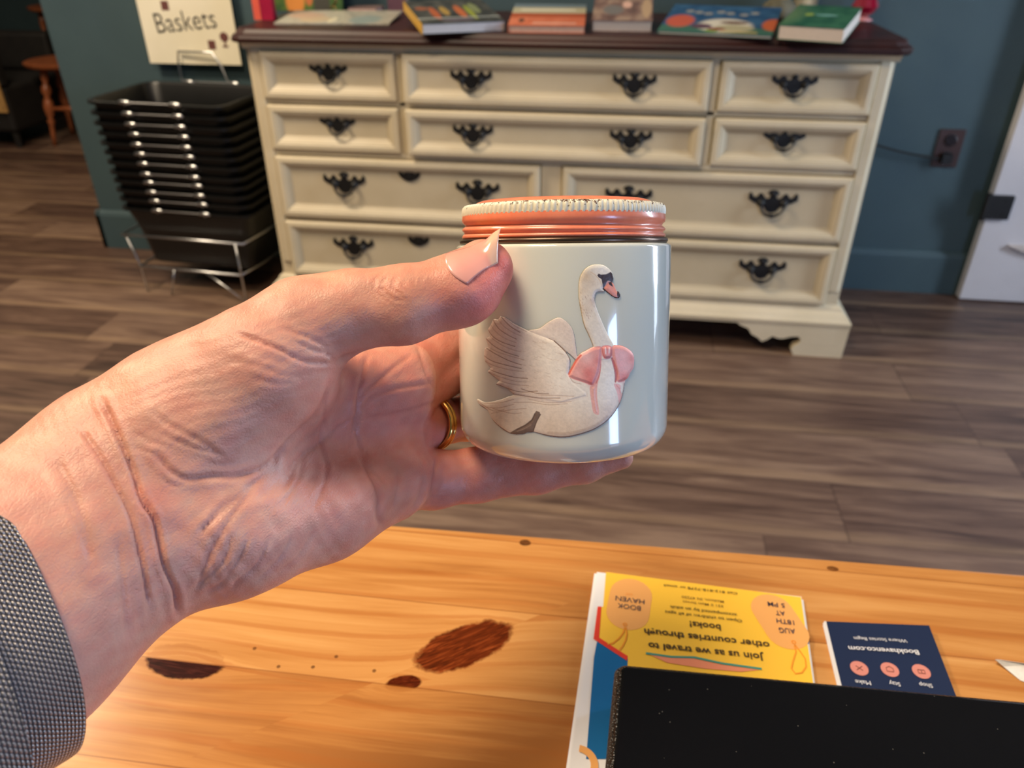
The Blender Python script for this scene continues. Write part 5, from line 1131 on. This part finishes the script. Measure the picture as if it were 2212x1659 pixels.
# mesh watch band round the wrist
wb = hp(-10, 1328, .166); _ax = hp(110, 1280, .166)-hp(-10, 1328, .166); _ax = _ax/np.linalg.norm(_ax)*math.cos(.95)+np.array([0, 0, 1])*math.sin(.95); wa = wb+_ax*.05; wd_ = (wa-wb)/np.linalg.norm(wa-wb)
def wrist_radius(c, dv):
    """march outwards from c until the skin is left behind"""
    lo_, hi_ = 0.004, .06
    t = np.linspace(lo_, hi_, 220); P = c+np.outer(t, dv); s = sdf(P); i = int(np.argmax(s > 0)); return t[i]
wu = np.cross(wd_, [0, 0, 1]); wu /= np.linalg.norm(wu); wv_ = np.cross(wd_, wu)
def strap(s0, s1, r_off, th_, name, mat, a0=0, a1=2*PI, n_=96, parent=None, ns=8):
    closed = abs(a1-a0-2*PI) < 1e-6; vs = []; rad = {}
    na = n_ if closed else n_+1; rings_ = []
    base = wb+wd_*((s0+s1)/2); R = np.array([wrist_radius(base, wu*math.cos(a0+(a1-a0)*i/n_)+wv_*math.sin(a0+(a1-a0)*i/n_)) for i in range(na)])
    Rs = R.copy()
    for _ in range(6):
        Rs = (np.roll(Rs, 1)+Rs+np.roll(Rs, -1))/3 if closed else np.concatenate([Rs[:1], (Rs[:-2]+Rs[1:-1]+Rs[2:])/3, Rs[-1:]])
    Rs = np.maximum(Rs, R-.0004)
    sec = [(s0, 0), (s0, th_)]+[(s0+(s1-s0)*(j+.5)/ns, th_+.0001) for j in range(ns)]+[(s1, th_), (s1, 0)]
    for i in range(na):
        a = a0+(a1-a0)*i/n_; dv = wu*math.cos(a)+wv_*math.sin(a)
        for s, r in sec: vs.append(wb+wd_*s+dv*(Rs[i]+r_off+r))
    k = len(sec); m_ = na if closed else na-1
    fs = [(i*k+t, i*k+(t+1) % k, ((i+1) % na)*k+(t+1) % k, ((i+1) % na)*k+t) for i in range(m_) for t in range(k)]
    if not closed: fs += [tuple(range(k))[::-1], tuple((na-1)*k+t for t in range(k))]
    o = hbuild(vs, fs, name, mat, smooth=False, parent=parent)
    me_ = o.data; uvl = me_.uv_layers.new(name='UVMap'); nv = len(vs)
    uvv = np.zeros((nv, 2)); arc = np.concatenate([[0], np.cumsum(Rs[:-1]*abs(a1-a0)/n_)])
    for i in range(na):
        for j, (s, r) in enumerate(sec): uvv[i*k+j] = (arc[i], s)
    li = np.empty(len(me_.loops), np.int32); me_.loops.foreach_get('vertex_index', li); uvl.data.foreach_set('uv', uvv[li].ravel())
    me_.polygons.foreach_set('use_smooth', [True]*len(me_.polygons)); me_.set_sharp_from_angle(angle=math.radians(40)); return o
def mesh_metal():
    m, nt, b = newmat('steel_mesh', (205, 203, 203), .42, Metallic=.7)
    uv = N(nt, 'TexCoord').outputs['UV']; s = N(nt, 'SeparateXYZ', {0: uv}); U, V = s.outputs[0], s.outputs[1]
    pu, pv = .00105, .00076
    r = math_(nt, 'FLOOR', math_(nt, 'DIVIDE', V, pv)); odd = math_(nt, 'MULTIPLY', math_(nt, 'MODULO', r, 2.0), .5)
    fu = math_(nt, 'SUBTRACT', math_(nt, 'FRACT', math_(nt, 'ADD', math_(nt, 'DIVIDE', U, pu), odd)), .5); fv = math_(nt, 'SUBTRACT', math_(nt, 'FRACT', math_(nt, 'DIVIDE', V, pv)), .5)
    sk = math_(nt, 'ADD', fu, math_(nt, 'MULTIPLY', fv, .5))
    d = math_(nt, 'SQRT', math_(nt, 'ADD', math_(nt, 'POWER', math_(nt, 'MULTIPLY', sk, 1.9), 2.0), math_(nt, 'POWER', math_(nt, 'MULTIPLY', fv, 2.2), 2.0)))
    h = math_(nt, 'SUBTRACT', 1.0, math_(nt, 'MINIMUM', d, 1.0))
    nt.links.new(ramp(nt, h, [(.05, (70, 66, 66)), (.4, (206, 203, 202))]), b.inputs['Base Color']); bump(nt, b, h, 1.0, .0005); return m
M_MESH = mesh_metal()
WT = thing('wrist_watch', 'silver mesh watch band round the wrist at the lower left', 'watch', tuple(toW((wb)[None])[0])); bpy.context.view_layer.update()
s_a = .0; s_b = .0
WS = .0015
strap(WS-.0245, WS, .0001, .0016, 'mesh_strap', M_MESH, parent=WT)
strap(WS-.045, WS-.0125, .0020, .0020, 'strap_overlap', M_MESH, parent=WT)
bpy.context.view_layer.update()
